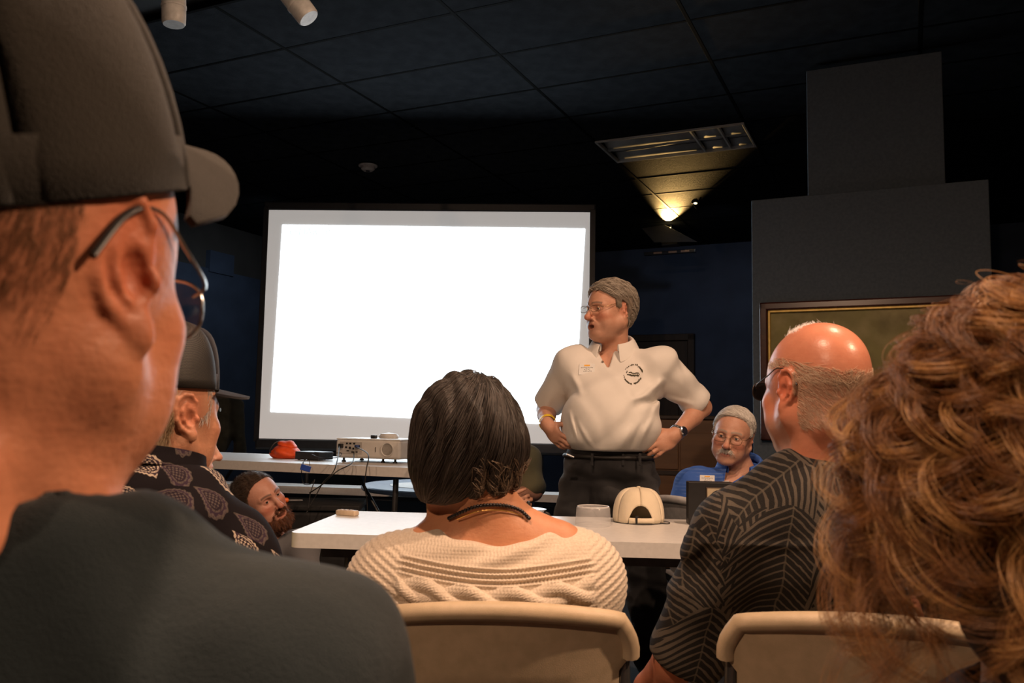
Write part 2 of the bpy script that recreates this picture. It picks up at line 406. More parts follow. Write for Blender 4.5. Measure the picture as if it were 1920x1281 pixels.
MB().lathe([(0, 0), (.016, .004), (.018, .012), (0, .02)], 12, (-.022, -.045, -.012)).build('lens', bl.m, cs)
# ------------------------------------------------------------------ tables
m_ptop = simple('white_moulded_plastic', (.70, .69, .67), .38, var=.04, scale=60, bump=.15, bscale=900, bdist=.0006)
m_leg = simple('grey_steel_tube', (.10, .10, .105), .4, .6)
def folding_table(label, x0, x1, y0, d, h, rot, th=.045, pm=m_ptop, group='white folding tables', legs=True, rails=True):
    cx = (x0+x1)/2; L = x1-x0
    r = thing('folding_table', label, 'table', (cx, y0+d/2, 0), rot, group)
    b = MB(); n = 10; rad = .035; ol = []
    for qx, qy, a0 in ((L/2-rad, d/2-rad, 0), (-L/2+rad, d/2-rad, 90), (-L/2+rad, -d/2+rad, 180), (L/2-rad, -d/2+rad, 270)):
        for k in range(n+1):
            a = R(a0+90*k/n); ol.append((qx+rad*math.cos(a), qy+rad*math.sin(a)))
    b.prism(ol, h-th, h)
    es = [e for e in b.b.edges if abs(e.verts[0].co.z-e.verts[1].co.z) < 1e-6]
    bmesh.ops.bevel(b.b, geom=es, offset=.007, segments=3, affect='EDGES', profile=.5)
    b.build('tabletop', pm, r, smooth=35)
    if rails: MB().box((L-.16, .02, .04), (0, -d/2+.09, h-th-.018)).build('side_rail', m_leg, r)
    MB().box((L-.16, .02, .04), (0, d/2-.09, h-th-.018)).build('side_rail', m_leg, r)
    if legs:
        for sx in (-1, 1):
            X = sx*(L/2-.16)
            for sy in (-1, 1):
                MB().tube([(X, sy*(d/2-.12), h-th-.02), (X, sy*(d/2-.10), .0)], .0145, 10).build('leg', m_leg, r)
            MB().tube([(X, -d/2+.11, .25), (X, d/2-.11, .25)], .011, 8).build('cross_bar', m_leg, r)
            MB().tube([(X, 0, .25), (X-sx*.38, 0, h-th-.02)], .009, 8).build('brace', m_leg, r)
    return r
TY = 2.62
TH = .74
folding_table('white folding table with a cap and plastic cup in front of the speaker', -.655, 1.17, 2.60, .64, TH, R(-4.2))
pL, pR = Wz(366, 861, .86), Wz(776, 878, .86)
rt_rot = math.atan2(pR[1]-pL[1], pR[0]-pL[0])
dvec = (pR-pL)/np.linalg.norm(pR-pL); nv = np.array([-dvec[1], dvec[0], 0]); ptc = pR-dvec*.95+nv*.38
RH = .86
rtab = folding_table('white folding table carrying the projector and black box', ptc[0]-.95, ptc[0]+.95, ptc[1]-.38, .76, RH, rt_rot, .046, rails=False)
def onrear(px, py, dz=0):
    return Wz(px, py, RH+dz)
l0 = Wz(400, 905, .60); l1 = Wz(1000, 925, .60)
lrot = math.atan2(l1[1]-l0[1], l1[0]-l0[0])
folding_table('low white bench table far behind the projector table', l0[0]-.6, l1[0]+1.0, 5.98, .24, .60, lrot, .05)
# round tables behind
m_bluewhite = simple('pale_blue_laminate', (.52, .60, .72), .25, var=.05)
def round_table(label, x, y, r_, h):
    r = thing('round_table', label, 'table', (x, y, 0), 0, None)
    MB().lathe([(0, h-.03), (r_-.01, h-.03), (r_, h-.02), (r_, h-.006), (r_-.006, h), (0, h)], 64).build('tabletop', m_bluewhite, r, smooth=35)
    MB().lathe([(.30, 0), (.30, .02), (.04, .05), (.035, .3), (.035, h-.05), (.12, h-.03)], 24).build('pedestal', m_black, r, smooth=35)
    return r
round_table('pale blue round table under a white paper behind the projector table', -.37, 5.42, .555, .68)
pp = MB().lathe([(0, 0), (.26, 0), (.26, .002), (0, .002)], 40).build('paper_mat', m_wpaper); pp.location = (-.48, 5.36, .681)
tag(pp, 'round white paper mat lying on the pale blue round table', 'paper')
# ------------------------------------------------------------------ projector and table items
pj = onrear(703, 869); pr_ = thing('projector', 'white video projector with rear connectors and cables', 'projector', (pj[0], pj[1]+.16, RH), rt_rot+R(3))
m_pj = simple('projector_shell', (.62, .60, .56), .45, var=.04); PWd = .375
sc_ = 4.34/1600
MB().box((PWd, .29, .098), (0, 0, .071), bev=.016, seg=4).build('body', m_pj, pr_, smooth=40)
MB().box((PWd-.004, .285, .008), (0, 0, .121), bev=.004).build('lid', m_white, pr_)
MB().box((.13, .003, .062), (-.095, -.146, .075), bev=.001).build('connector_panel', simple('panel_grey', (.42, .40, .37), .5), pr_)
for k, (x, z, w_, h_) in enumerate(((-.150, .085, .022, .02), (-.118, .098, .010, .008), (-.098, .098, .012, .008), (-.076, .098, .012, .008), (-.122, .078, .012, .010), (-.100, .076, .012, .012), (-.080, .072, .01, .01), (-.112, .060, .014, .006), (-.085, .054, .012, .007), (-.06, .055, .012, .006), (-.055, .085, .028, .012))):
    MB().box((w_, .004, h_), (x, -.148, z), bev=.001).build('socket', m_black, pr_)
MB().lathe([(.034, 0), (.036, .003), (.036, .006), (.032, .006), (.030, .003)], 36, (.115, -.145, .072), (R(90), 0, 0), caps=False).build('speaker_ring', m_pj, pr_)
MB().lathe([(0, 0), (.03, 0), (.03, .003), (0, .003)], 36, (.115, -.144, .072), (R(90), 0, 0)).build('speaker_grille', simple('grille_grey', (.33, .31, .28), .6, bump=.8, bscale=1500), pr_)
MB().box((.002, .003, .025), (.048, -.147, .07)).build('slot', m_black, pr_)
MB().lathe([(.05, 0), (.055, .012), (.045, .026), (.0, .032)], 24, (.03, .04, .124)).build('lens_hood', m_white, pr_, smooth=40)
MB().box((.026, .03, .018), (-.008, -.06, .134), bev=.003).build('focus_tab', m_black, pr_)
for x, y in ((-.16, -.10), (.14, -.10), (-.16, .1), (.15, .1), (.06, -.08)):
    MB().lathe([(.012, 0), (.010, .008), (.006, .010), (.006, .024)], 12, (x, y, 0)).build('foot', m_black, pr_)
MB().box((.020, .022, .022), (-.150, -.158, .085), bev=.003).build('power_plug', m_black, pr_)
MB().box((.016, .03, .014), (-.052, -.162, .085), bev=.003).build('video_plug', simple('blue_plug', (.03, .06, .2), .4), pr_)
def cord(label, pts, r=.0028):
    o = MB().tube(smoothpath(pts, 10), r, 6).build('cable', m_cord, smooth=60); return tag(o, label, 'cable', 'black cables of the projector')
Mp = Matrix.Translation(pr_.location) @ Matrix.Rotation(pr_.rotation_euler.z, 4, 'Z')
def pjw(x, y, z): return Mp @ Vector((x, y, z))
eL = [W(660, 862, 4.2), W(640, 872, 4.0)]
ft = 4.13
cord('black power cable drooping left from the projector over table edge', [pjw(-.150, -.17, .085), W(633, 861, 4.18), W(625, 885, 4.05), W(606, 905, 4.05), W(592, 930, 4.04), W(574, 962, 4.03)])
cord('black cable running from projector connector down-left under the table', [pjw(-.075, -.15, .056), W(660, 868, 4.15), W(632, 884, 4.04), W(605, 908, 4.05), W(580, 925, 4.07)])
cord('black video cable hanging straight down from the projector', [pjw(-.052, -.178, .083), W(690, 852, 4.10), W(687, 880, 4.03), W(684, 910, 4.03), W(688, 940, 4.05), W(690, 990, 4.05)])
cord('thin black cable looped on the table between box and projector', [W(590, 848, 4.6), W(620, 850, 4.4), W(640, 850, 4.45), W(632, 858, 4.28), W(600, 858, 4.35), W(585, 852, 4.5)], .002)
cord('thin black cable hanging in a loop below the table edge', [W(575, 862, 4.25), W(566, 872, 4.09), W(568, 905, 4.1), W(582, 908, 4.1), W(590, 900, 4.1), W(582, 925, 4.08), W(577, 960, 4.06)], .002)
bb = onrear(583, 864); br = thing('black_box', 'flat black electronic box beside the orange bag', 'box', (bb[0], bb[1]+.07, RH), rt_rot-R(8))
MB().box((.165, .12, .042), (0, 0, .025), bev=.004).build('case', m_black, br)
MB().box((.155, .002, .034), (0, -.0605, .025)).build('front_plate', simple('graphite', (.03, .03, .033), .3), br)
for x in (-.07, .07): MB().lathe([(.008, 0), (.008, .004)], 10, (x, -.04, 0)).build('foot', m_black, br)
# orange bag: crumpled cloth
def blob(name, mat, parent, rx, ry, rz_, n=40, m_=24, f=None, flat=0.0):
    pts = []
    for i in range(m_+1):
        th = PI*i/m_; row = []
        for j in range(n+1):
            ph = 2*PI*(j % n)/n
            d = (math.sin(th)*math.cos(ph), math.sin(th)*math.sin(ph), math.cos(th))
            k = f(d) if f else 1
            z = d[2]*rz_*k
            row.append((d[0]*rx*k, d[1]*ry*k, max(z, -flat)))
        pts.append(row)
    b = MB(); b.grid(pts); bmesh.ops.remove_doubles(b.b, verts=b.b.verts, dist=1e-5)
    return b.build(name, mat, parent, smooth=80)
m_orange = simple('orange_nylon', (.90, .10, .015), .55, var=.1, bump=.4, bscale=25, bdist=.006)
ob = onrear(530, 861); orr = thing('orange_bag', 'crumpled bright orange cloth bag at the table edge', 'bag', (ob[0], ob[1]+.08, RH), rt_rot)
fo = lambda d: 1+.08*math.sin(4*d[0]+3*d[2])+.06*math.sin(5*d[1]-3*d[0])+.03*math.sin(7*d[2]+4*d[0])
ba = blob('bag_body', m_orange, orr, .085, .075, .045, f=fo, flat=.03); ba.location = (-.005, 0, .031)
bt = blob('bag_fold', m_orange, orr, .055, .05, .032, f=lambda d: 1+.10*math.sin(4*d[0]+3*d[1])+.05*math.sin(6*d[2])); bt.location = (.0, .01, .068); bt.rotation_euler = (0, R(12), 0)
MB().tube(smoothpath([(-.07, -.03, .02), (-.075, -.05, .045), (-.06, -.03, .085), (-.03, .02, .098)], 6), .004, 6).build('drawstring', m_black, orr)
tg_ = W(573, 878, 4.06); tgr = thing('blue_tag', 'small blue plastic tag dangling from the table edge', 'tag', tuple(tg_), R(-8))
o = MB().box((.050, .006, .028), (0, 0, 0), (0, R(14), 0), bev=.002).build('tag_plate', simple('blue_plastic', (.03, .08, .42), .4), tgr)
MB().tube(smoothpath([(-.015, 0, .012), (-.008, .004, .035), (.01, .012, .045), (.018, .004, .012)], 6), .0015, 6).build('tag_cord', m_cord, tgr)
# ------------------------------------------------------------------ front table things
def onfront(px, py): return Wz(px, py, TH)
rp = onfront(651, 967); rr = thing('remote_control', 'small beige remote lying on the far corner of front table', 'remote', (rp[0], rp[1], TH), R(-24))
MB().box((.085, .032, .020), (0, 0, .010), bev=.006, seg=3).build('remote_body', m_beige, rr, smooth=50)
for k in range(3): MB().box((.012, .016, .002), (-.025+k*.02, 0, .0205), bev=.0006).build('button', simple('tan_button', (.45, .36, .28), .5), rr)
# plastic cup, mouth down
cp = onfront(1112, 985); cr = thing('plastic_cup', 'clear plastic cup standing upside down beside the cream cap', 'cup', (cp[0], cp[1], TH))
M = Mat('clear_plastic', (.95, .95, .95), .18); M.b.inputs['Transmission Weight'].default_value = .0
nt = M.nt; E.nt = nt
tb = nt.nodes.new('ShaderNodeBsdfTransparent'); gb = nt.nodes.new('ShaderNodeBsdfPrincipled'); gb.inputs['Base Color'].default_value = (.75, .75, .76, 1); gb.inputs['Roughness'].default_value = .2
ms = nt.nodes.new('ShaderNodeMixShader'); ms.inputs[0].default_value = .30
nt.links.new(tb.outputs[0], ms.inputs[1]); nt.links.new(gb.outputs[0], ms.inputs[2]); nt.links.new(ms.outputs[0], nt.nodes['Material Output'].inputs[0])
k = cp[1]/1600
MB().lathe([(33*k, 0), (33.5*k, .002), (33*k, .004), (31.5*k, .046), (31*k, .060), (29*k, .0635)], 48, caps=False).build('cup_wall', M.m, cr, smooth=50)
MB().lathe([(29*k, .0635), (29.5*k, .0615), (27*k, .0595), (0, .0595)], 48, caps=False).build('cup_bottom', M.m, cr, smooth=50)
mr = Mat('cup_rim_plastic', (.8, .8, .8), .2)
MB().lathe([(29.2*k, .0625), (29.8*k, .064), (29.2*k, .0655), (28.4*k, .064), (29.2*k, .0625)], 48, caps=False).build('cup_rim', mr.m, cr, smooth=50)
# black box with framed picture
bp_ = onfront(1334, 985); bx = thing('award_box', 'black upright box with a small tan framed picture on its front', 'box', (bp_[0], bp_[1]+.02, TH), R(-3))
kw = bp_[1]/1600
MB().box((84*kw, .06, .150), (0, 0, .075), bev=.003).build('case', m_black, bx)
MB().box((50*kw, .004, .115), (15*kw, -.031, .075), bev=.001).build('picture_frame', simple('dark_bronze', (.06, .04, .025), .4), bx)
MB().box((46*kw, .003, .108), (15*kw, -.033, .075)).build('picture_mat', simple('tan_mat', (.40, .33, .22), .6), bx)
MB().lathe([(0, 0), (.038, 0), (.038, .003), (0, .003)], 40, (15*kw, -.034, .088), (R(90), 0, 0), 1, .95).build('picture_disc', m_blackmatte, bx)
MB().lathe([(0, 0), (.0075, 0), (.0075, .003), (0, .003)], 20, (16*kw, -.037, .100), (R(90), 0, 0), 1, 1.5).build('picture_emblem', m_beige, bx)
# steel pot with black knob
sp = onfront(1000, 985); st = thing('steel_pot', 'small steel pot with a black knob behind the seated woman', 'pot', (Wz(1000, 975, TH)[0], Wz(1000, 975, TH)[1], TH))
ks = st.location[1]/1600
MB().lathe([(20*ks, 0), (21*ks, .004), (21*ks, .030), (23*ks, .034), (24*ks, .036), (24*ks, .039), (8*ks, .044), (0, .045)], 32).build('pot_body', m_steel, st, smooth=40)
MB().lathe([(.006, 0), (.007, .004), (.007, .022), (.005, .025), (0, .025)], 16, (-.018, -.008, .042)).build('lid_knob', m_black, st, smooth=40)
MB().tube(smoothpath([(.036, -.005, .030), (.055, -.01, .022), (.06, -.01, .004)], 6), .005, 8).build('handle', m_black, st)
# ------------------------------------------------------------------ figures: distance-field sculpting, meshed by surface nets
f32 = np.float32
def axis(segs):
    out = []
    for a, b, h in segs:
        n = max(1, int(round((b-a)/h))); out += list(a+(b-a)*np.arange(n)/n)
    out.append(segs[-1][1]); return np.array(out, f32)
def fineaxis(lo, hi, h, spans):
    "axis from lo to hi with step h, finer step inside spans [(a,b,hf)]"
    spans = sorted((max(lo, a), min(hi, b), s) for a, b, s in spans if b > lo and a < hi)
    segs = []; p = lo
    for a, b, s in spans:
        a = max(a, p)
        if b <= a: continue
        if a > p+1e-6: segs.append((p, a, h))
        segs.append((a, b, s)); p = b
    if p < hi-1e-6: segs.append((p, hi, h))
    return axis(segs)
def nrm(v): v = np.asarray(v, float); return v/max(1e-9, np.linalg.norm(v))
def frame(fwd, up=(0, 0, 1), roll=0):
    "columns right, forward, up"
    f = nrm(fwd); r = nrm(np.cross(f, up)); u = np.cross(r, f)
    if roll:
        r, u = r*math.cos(roll)+u*math.sin(roll), u*math.cos(roll)-r*math.sin(roll)
    return np.stack([r, f, u], 1)
class Vox:
    def __init__(s, X, Y, Z):
        s.ax = [np.asarray(a, f32) for a in (X, Y, Z)]; s.F = np.full([len(a) for a in s.ax], .08, f32)
    def _sl(s, lo, hi):
        out = []
        for a, l, h in zip(s.ax, lo, hi):
            i = max(0, np.searchsorted(a, l)-1); j = min(len(a), np.searchsorted(a, h)+1)
            if j-i < 1: return None
            out.append(slice(i, j))
        return tuple(out)
    def comb(s, f, lo, hi, k, op):
        mg = k+.012; sl = s._sl(np.asarray(lo)-mg, np.asarray(hi)+mg)
        if sl is None: return
        x = s.ax[0][sl[0]][:, None, None]; y = s.ax[1][sl[1]][None, :, None]; z = s.ax[2][sl[2]][None, None, :]
        d = f(x, y, z).astype(f32); A = s.F[sl]
        if op == 's': A = -A
        if k > 0:
            h = np.clip(.5+.5*(A-d)/k, 0, 1); v = A+(d-A)*h-k*h*(1-h)
        else: v = np.minimum(A, d)
        s.F[sl] = -v if op == 's' else v
    def ell(s, c, r, Rm=None, k=.01, op='u'):
        c = np.asarray(c, float); r = np.asarray(r, float)
        def f(x, y, z):
            p = [x-c[0], y-c[1], z-c[2]]
            if Rm is not None: p = [p[0]*Rm[0, i]+p[1]*Rm[1, i]+p[2]*Rm[2, i] for i in range(3)]
            q = [p[i]/r[i] for i in range(3)]; k0 = np.sqrt(q[0]**2+q[1]**2+q[2]**2)
            k1 = np.sqrt((q[0]/r[0])**2+(q[1]/r[1])**2+(q[2]/r[2])**2)
            return k0*(k0-1)/np.maximum(k1, 1e-6)
        e = r if Rm is None else np.sqrt((Rm**2) @ (r**2))
        s.comb(f, c-e, c+e, k, op)
    def cone(s, a, b, ra, rb, k=.01, op='u', sq=None):
        a = np.asarray(a, float); b = np.asarray(b, float); d = b-a; L = max(1e-9, d @ d)
        def f(x, y, z):
            px, py, pz = x-a[0], y-a[1], z-a[2]
            t = np.clip((px*d[0]+py*d[1]+pz*d[2])/L, 0, 1)
            return np.sqrt((px-t*d[0])**2+(py-t*d[1])**2+(pz-t*d[2])**2)-(ra+(rb-ra)*t)
        m_ = max(ra, rb); s.comb(f, np.minimum(a, b)-m_, np.maximum(a, b)+m_, k, op)
    def chain(s, pts, rs, k=.01, op='u'):
        for i in range(len(pts)-1):
            ra = rs[i] if hasattr(rs, '__len__') else rs; rb = rs[i+1] if hasattr(rs, '__len__') else rs
            s.cone(pts[i], pts[i+1], ra, rb, k, op)
    def box(s, c, half, rnd, Rm=None, k=.01, op='u'):
        c = np.asarray(c, float)
        def f(x, y, z):
            p = [x-c[0], y-c[1], z-c[2]]
            if Rm is not None: p = [p[0]*Rm[0, i]+p[1]*Rm[1, i]+p[2]*Rm[2, i] for i in range(3)]
            q = [np.abs(p[i])-(half[i]-rnd) for i in range(3)]
            return np.sqrt(sum(np.maximum(v, 0)**2 for v in q))+np.minimum(np.maximum(np.maximum(q[0], q[1]), q[2]), 0)-rnd
        e = np.full(3, np.linalg.norm(half)); s.comb(f, c-e, c+e, k, op)
    def cut(s, p, n, k=0.003):
        "remove the side the normal points to"
        p = np.asarray(p, float); n = nrm(n)
        x = s.ax[0][:, None, None]; y = s.ax[1][None, :, None]; z = s.ax[2][None, None, :]
        d = ((x-p[0])*n[0]+(y-p[1])*n[1]+(z-p[2])*n[2]).astype(f32)
        if k <= 0: s.F = np.maximum(s.F, d); return
        h = np.clip(.5-.5*(s.F-d)/k, 0, 1); s.F = s.F+(d-s.F)*h+k*h*(1-h)
    def field(s, fn):
        "add a displacement field near the surface"
        x = s.ax[0][:, None, None]; y = s.ax[1][None, :, None]; z = s.ax[2][None, None, :]
        m_ = np.abs(s.F) < .03; ii = np.nonzero(m_)
        s.F[m_] -= fn(s.ax[0][ii[0]], s.ax[1][ii[1]], s.ax[2][ii[2]]).astype(f32)
    def ridge(s, pa, pb, w, a, view):
        "a soft fold along the segment pa-pb, measured across the direction view"
        pa, pb, view = np.asarray(pa, float), np.asarray(pb, float), nrm(view); d = pb-pa; d = d-view*(d @ view); L = d @ d
        def fn(x, y, z):
            q = np.stack([x-pa[0], y-pa[1], z-pa[2]], 1); dep = q @ view; q = q-dep[:, None]*view
            t = np.clip(q @ d/L, 0, 1); e = np.linalg.norm(q-t[:, None]*d, axis=1)
            return a*np.exp(-(e/w)**2)*np.sin(PI*np.clip(t*.9+.05, 0, 1))**.6*np.clip((.24-np.abs(dep))/.06, 0, 1)
        s.field(fn)
    def mouth(s, a, b, r, depth=.05, out=.12):
        "square off a sleeve at b and open it"
        a, b = np.asarray(a, float), np.asarray(b, float); d = nrm(b-a); u = nrm(np.cross(d, (.3, .2, .9))); Rm = np.stack([u, np.cross(d, u), d], 1)
        s.box(b+d*out, (.11, .11, out), .001, Rm, .003, 's'); s.cone(b-d*depth, b+d*.02, r, r, .004, 's')
    def nets(s, smooth=1):
        F = s.F.copy()
        F[0] = F[-1] = .05; F[:, 0] = F[:, -1] = .05; F[:, :, 0] = F[:, :, -1] = .05
        I = F < 0; cnt = np.zeros([n-1 for n in F.shape], np.uint8)
        sh = [(a, b, c) for a in (0, 1) for b in (0, 1) for c in (0, 1)]
        for a, b, c in sh: cnt += I[a:I.shape[0]-1+a, b:I.shape[1]-1+b, c:I.shape[2]-1+c]
        act = (cnt > 0) & (cnt < 8); ii = np.argwhere(act)
        idx = np.full(act.shape, -1, np.int32); idx[act] = np.arange(len(ii))
        acc = np.zeros((len(ii), 3)); n = np.zeros(len(ii))
        val = {o: F[ii[:, 0]+o[0], ii[:, 1]+o[1], ii[:, 2]+o[2]] for o in sh}
        pos = {o: np.stack([s.ax[q][ii[:, q]+o[q]] for q in range(3)], 1) for o in sh}
        for o in sh:
            for q in range(3):
                if o[q]: continue
                w = list(o); w[q] = 1; w = tuple(w)
                fa, fb = val[o], val[w]; mm = (fa < 0) != (fb < 0)
                t = (fa[mm]/(fa[mm]-fb[mm]))[:, None]
                acc[mm] += pos[o][mm]+(pos[w][mm]-pos[o][mm])*t; n[mm] += 1
        V = acc/n[:, None]; Q = []
        for q in range(3):
            a, b = [(1, 2), (2, 0), (0, 1)][q]
            s0 = [slice(None)]*3; s1 = [slice(None)]*3; s0[q] = slice(0, -1); s1[q] = slice(1, None)
            ch = I[tuple(s0)] != I[tuple(s1)]; e = np.argwhere(ch)
            ok = (e[:, a] > 0) & (e[:, b] > 0) & (e[:, a] < F.shape[a]-1) & (e[:, b] < F.shape[b]-1); e = e[ok]
            def ci(da, db):
                c = e.copy(); c[:, a] += da; c[:, b] += db; return idx[c[:, 0], c[:, 1], c[:, 2]]
            qd = np.stack([ci(-1, -1), ci(0, -1), ci(0, 0), ci(-1, 0)], 1)
            flip = ~I[e[:, 0], e[:, 1], e[:, 2]]; qd[flip] = qd[flip][:, ::-1]; Q.append(qd)
        Q = np.concatenate(Q); Q = Q[(Q >= 0).all(1)]
        for _ in range(smooth):
            A = np.zeros_like(V); c = np.zeros(len(V))
            for i in range(4):
                for j in (1, 3):
                    v = Q[:, i]; w = Q[:, (i+j) % 4]
                    for q in range(3): A[:, q] += np.bincount(v, V[w, q], len(V))
                    c += np.bincount(v, minlength=len(V))
            V = V*.5+.5*A/np.maximum(c, 1)[:, None]
        return V, Q
def npmesh(name, V, Q, col=None, attrs=None):
    me = bpy.data.meshes.new(name); me.vertices.add(len(V)); me.vertices.foreach_set('co', np.ascontiguousarray(V, f32).ravel())
    me.loops.add(Q.size); me.loops.foreach_set('vertex_index', np.ascontiguousarray(Q, np.int32).ravel())
    me.polygons.add(len(Q)); me.polygons.foreach_set('loop_start', np.arange(0, Q.size, Q.shape[1], dtype=np.int32))
    me.polygons.foreach_set('use_smooth', np.ones(len(Q), bool)); me.update(calc_edges=True)
    if col is not None:
        a = me.attributes.new('tint', 'FLOAT_COLOR', 'POINT'); c = np.ones((len(V), 4), f32); c[:, :3] = col; a.data.foreach_set('color', c.ravel())
    for k, v in (attrs or {}).items():
        a = me.attributes.new(k, 'FLOAT_VECTOR', 'POINT'); a.data.foreach_set('vector', np.ascontiguousarray(v, f32).ravel())
    return me
def vnormals(V, Q):
    n = np.cross(V[Q[:, 2]]-V[Q[:, 0]], V[Q[:, 3]]-V[Q[:, 1]]); N = np.zeros_like(V)
    for i in range(4):
        for q in range(3): N[:, q] += np.bincount(Q[:, i], n[:, q], len(V))
    return N/np.maximum(np.linalg.norm(N, axis=1), 1e-9)[:, None]
# hair made of real strands
def hair_mat(name, c1, c2, rough=.45):
    M = Mat(name, c1, rough, 0, .35)
    hi = M.node('ShaderNodeHairInfo'); M.color(M.mix(E(hi.outputs['Random']), c1, c2)); return M.m
def strands(name, curves, radius, mat, parent):
    "curves: list of (n,3) arrays, world coordinates"
    if isinstance(curves, np.ndarray): sizes = [curves.shape[1]]*len(curves); P = curves.reshape(-1, 3)
    else: sizes = [len(c) for c in curves]; P = np.concatenate(curves)
    P = P-np.array(parent_loc(parent)); hc = bpy.data.hair_curves.new(name); hc.add_curves(sizes)
    hc.attributes['position'].data.foreach_set('vector', np.ascontiguousarray(P, f32).ravel())
    t = np.concatenate([np.linspace(0, 1, n) for n in sizes]); rad = radius*(1-.75*t**2)
    ra = hc.attributes.get('radius') or hc.attributes.new('radius', 'FLOAT', 'POINT'); ra.data.foreach_set('value', rad.astype(f32))
    hc.materials.append(mat); o = bpy.data.objects.new(name, hc); COL.objects.link(o); o.parent = parent
    o['kind'] = 'stuff'; return o
def parent_loc(p):
    L = np.zeros(3)
    while p is not None: L += np.array(p.location); p = p.parent
    return L
def sprout(V, N, mask, n, length, direction, lift=.35, pts=5, jitter=.25, rng=None):
    "short strands growing from masked vertices"
    rng = rng or RNG; ids = np.nonzero(mask)[0]
    if len(ids) == 0: return np.zeros((0, pts, 3))
    ids = rng.choice(ids, n); p = V[ids]+rng.normal(0, .0012, (n, 3)); nn = N[ids]
    d = np.asarray(direction, float); d = d if d.ndim == 2 and len(d) != 3 else np.broadcast_to(d, (len(V), 3)); d = d[ids]
    d = d-(d*nn).sum(1)[:, None]*nn; d /= np.maximum(np.linalg.norm(d, axis=1), 1e-6)[:, None]
    d = d+rng.normal(0, jitter, (n, 3)); L = length*(.6+.6*rng.random(n))[:, None]
    out = np.zeros((n, pts, 3)); t = np.linspace(0, 1, pts)
    for i, a in enumerate(t): out[:, i] = p-nn*.0015+d*L*a+nn*L*lift*(a-.55*a*a)
    return out
from mathutils.kdtree import KDTree
def comb(V, N, mask, n, length, direction, steps=7, off=.0012, spread=.0018, jitter=.05, rng=None, taper=None):
    "longer hair combed along the surface it lies on; direction(P) gives the flow"
    rng = rng or RNG; kd = KDTree(len(V))
    for i, p in enumerate(V): kd.insert(p, i)
    kd.balance(); ids = rng.choice(np.nonzero(mask)[0], n); p = V[ids]+rng.normal(0, .001, (n, 3)); out = np.zeros((n, steps, 3)); L = length*(.6+.7*rng.random(n))/(steps-1)
    o_ = off+spread*rng.random(n); jit = rng.normal(0, jitter, (n, 3)); j = ids.copy()
    for k in range(steps):
        nn = N[j]; p = p-nn*(((p-V[j])*nn).sum(1)-o_)[:, None]; out[:, k] = p
        d = direction(p) if callable(direction) else np.broadcast_to(np.asarray(direction, float), p.shape)
        d = d/np.maximum(np.linalg.norm(d, axis=1), 1e-6)[:, None]+jit; d = d-(d*nn).sum(1)[:, None]*nn; d /= np.maximum(np.linalg.norm(d, axis=1), 1e-6)[:, None]
        p = p+d*L[:, None]; j = np.array([kd.find(q)[1] for q in p])
    return out
# skin
def skin_mat(name, rough=.48, bump=.25):
    M = Mat(name, (.6, .35, .25), rough, 0, .4); a = M.attr('tint')
    n = step(M.noise(55, 4), .3, .7); c = M.mix(n*.35, a.outputs['Color'], (.55, .22, .15), 'MULTIPLY'); 
    c = M.mix(.45, a.outputs['Color'], c); M.color(c)
    M.b.inputs['Subsurface Weight'].default_value = .08; M.b.inputs['Subsurface Radius'].default_value = (.012, .005, .003); M.b.inputs['Subsurface Scale'].default_value = .5
    h = M.noise(180, 3); h2 = M.noise(35, 3, stretch=(.5, .5, 2.2)); M.bump(h+h2*1.5, bump, .0022); return M.m
def cloth_mat(name, c1, c2, scale=8, rough=.85, bump=.3, weave=1400, folds=14):
    M = Mat(name, c1, rough, 0, .25); M.vary(c1, c2, scale, 4, .3, .7)
    h = M.noise(weave, 1); h2 = M.noise(folds, 3, stretch=(1, 1, .6)); M.bump(h*.25+h2, bump, .01)
    M.b.inputs['Sheen Weight'].default_value = .15; return M.m
class Head:
    "head frame: x right ear, y face, z crown; origin between the eyes' level and the skull centre"
    def __init__(s, o, Rm, sc=1.0): s.o = np.asarray(o, float); s.R = Rm; s.s = sc
    def w(s, p): return s.o+s.R @ (np.asarray(p, float)*s.s)
    def loc(s, P): return ((P-s.o) @ s.R)/s.s
    def ell(s, v, c, r, k=.01, op='u', rot=None): v.ell(s.w(c), np.asarray(r)*s.s, s.R if rot is None else s.R @ rot, k*s.s, op)
    def cone(s, v, a, b, ra, rb, k=.01, op='u'): v.cone(s.w(a), s.w(b), ra*s.s, rb*s.s, k*s.s, op)
    def chain(s, v, pts, rs, k=.01, op='u'): v.chain([s.w(p) for p in pts], (np.asarray(rs)*s.s).tolist() if hasattr(rs, '__len__') else rs*s.s, k*s.s, op)
def rotm(ax, a):
    c, n = math.cos(a), math.sin(a)
    return np.array({'x': [[1, 0, 0], [0, c, -n], [0, n, c]], 'y': [[c, 0, n], [0, 1, 0], [-n, 0, c]], 'z': [[c, -n, 0], [n, c, 0], [0, 0, 1]]}[ax], float)
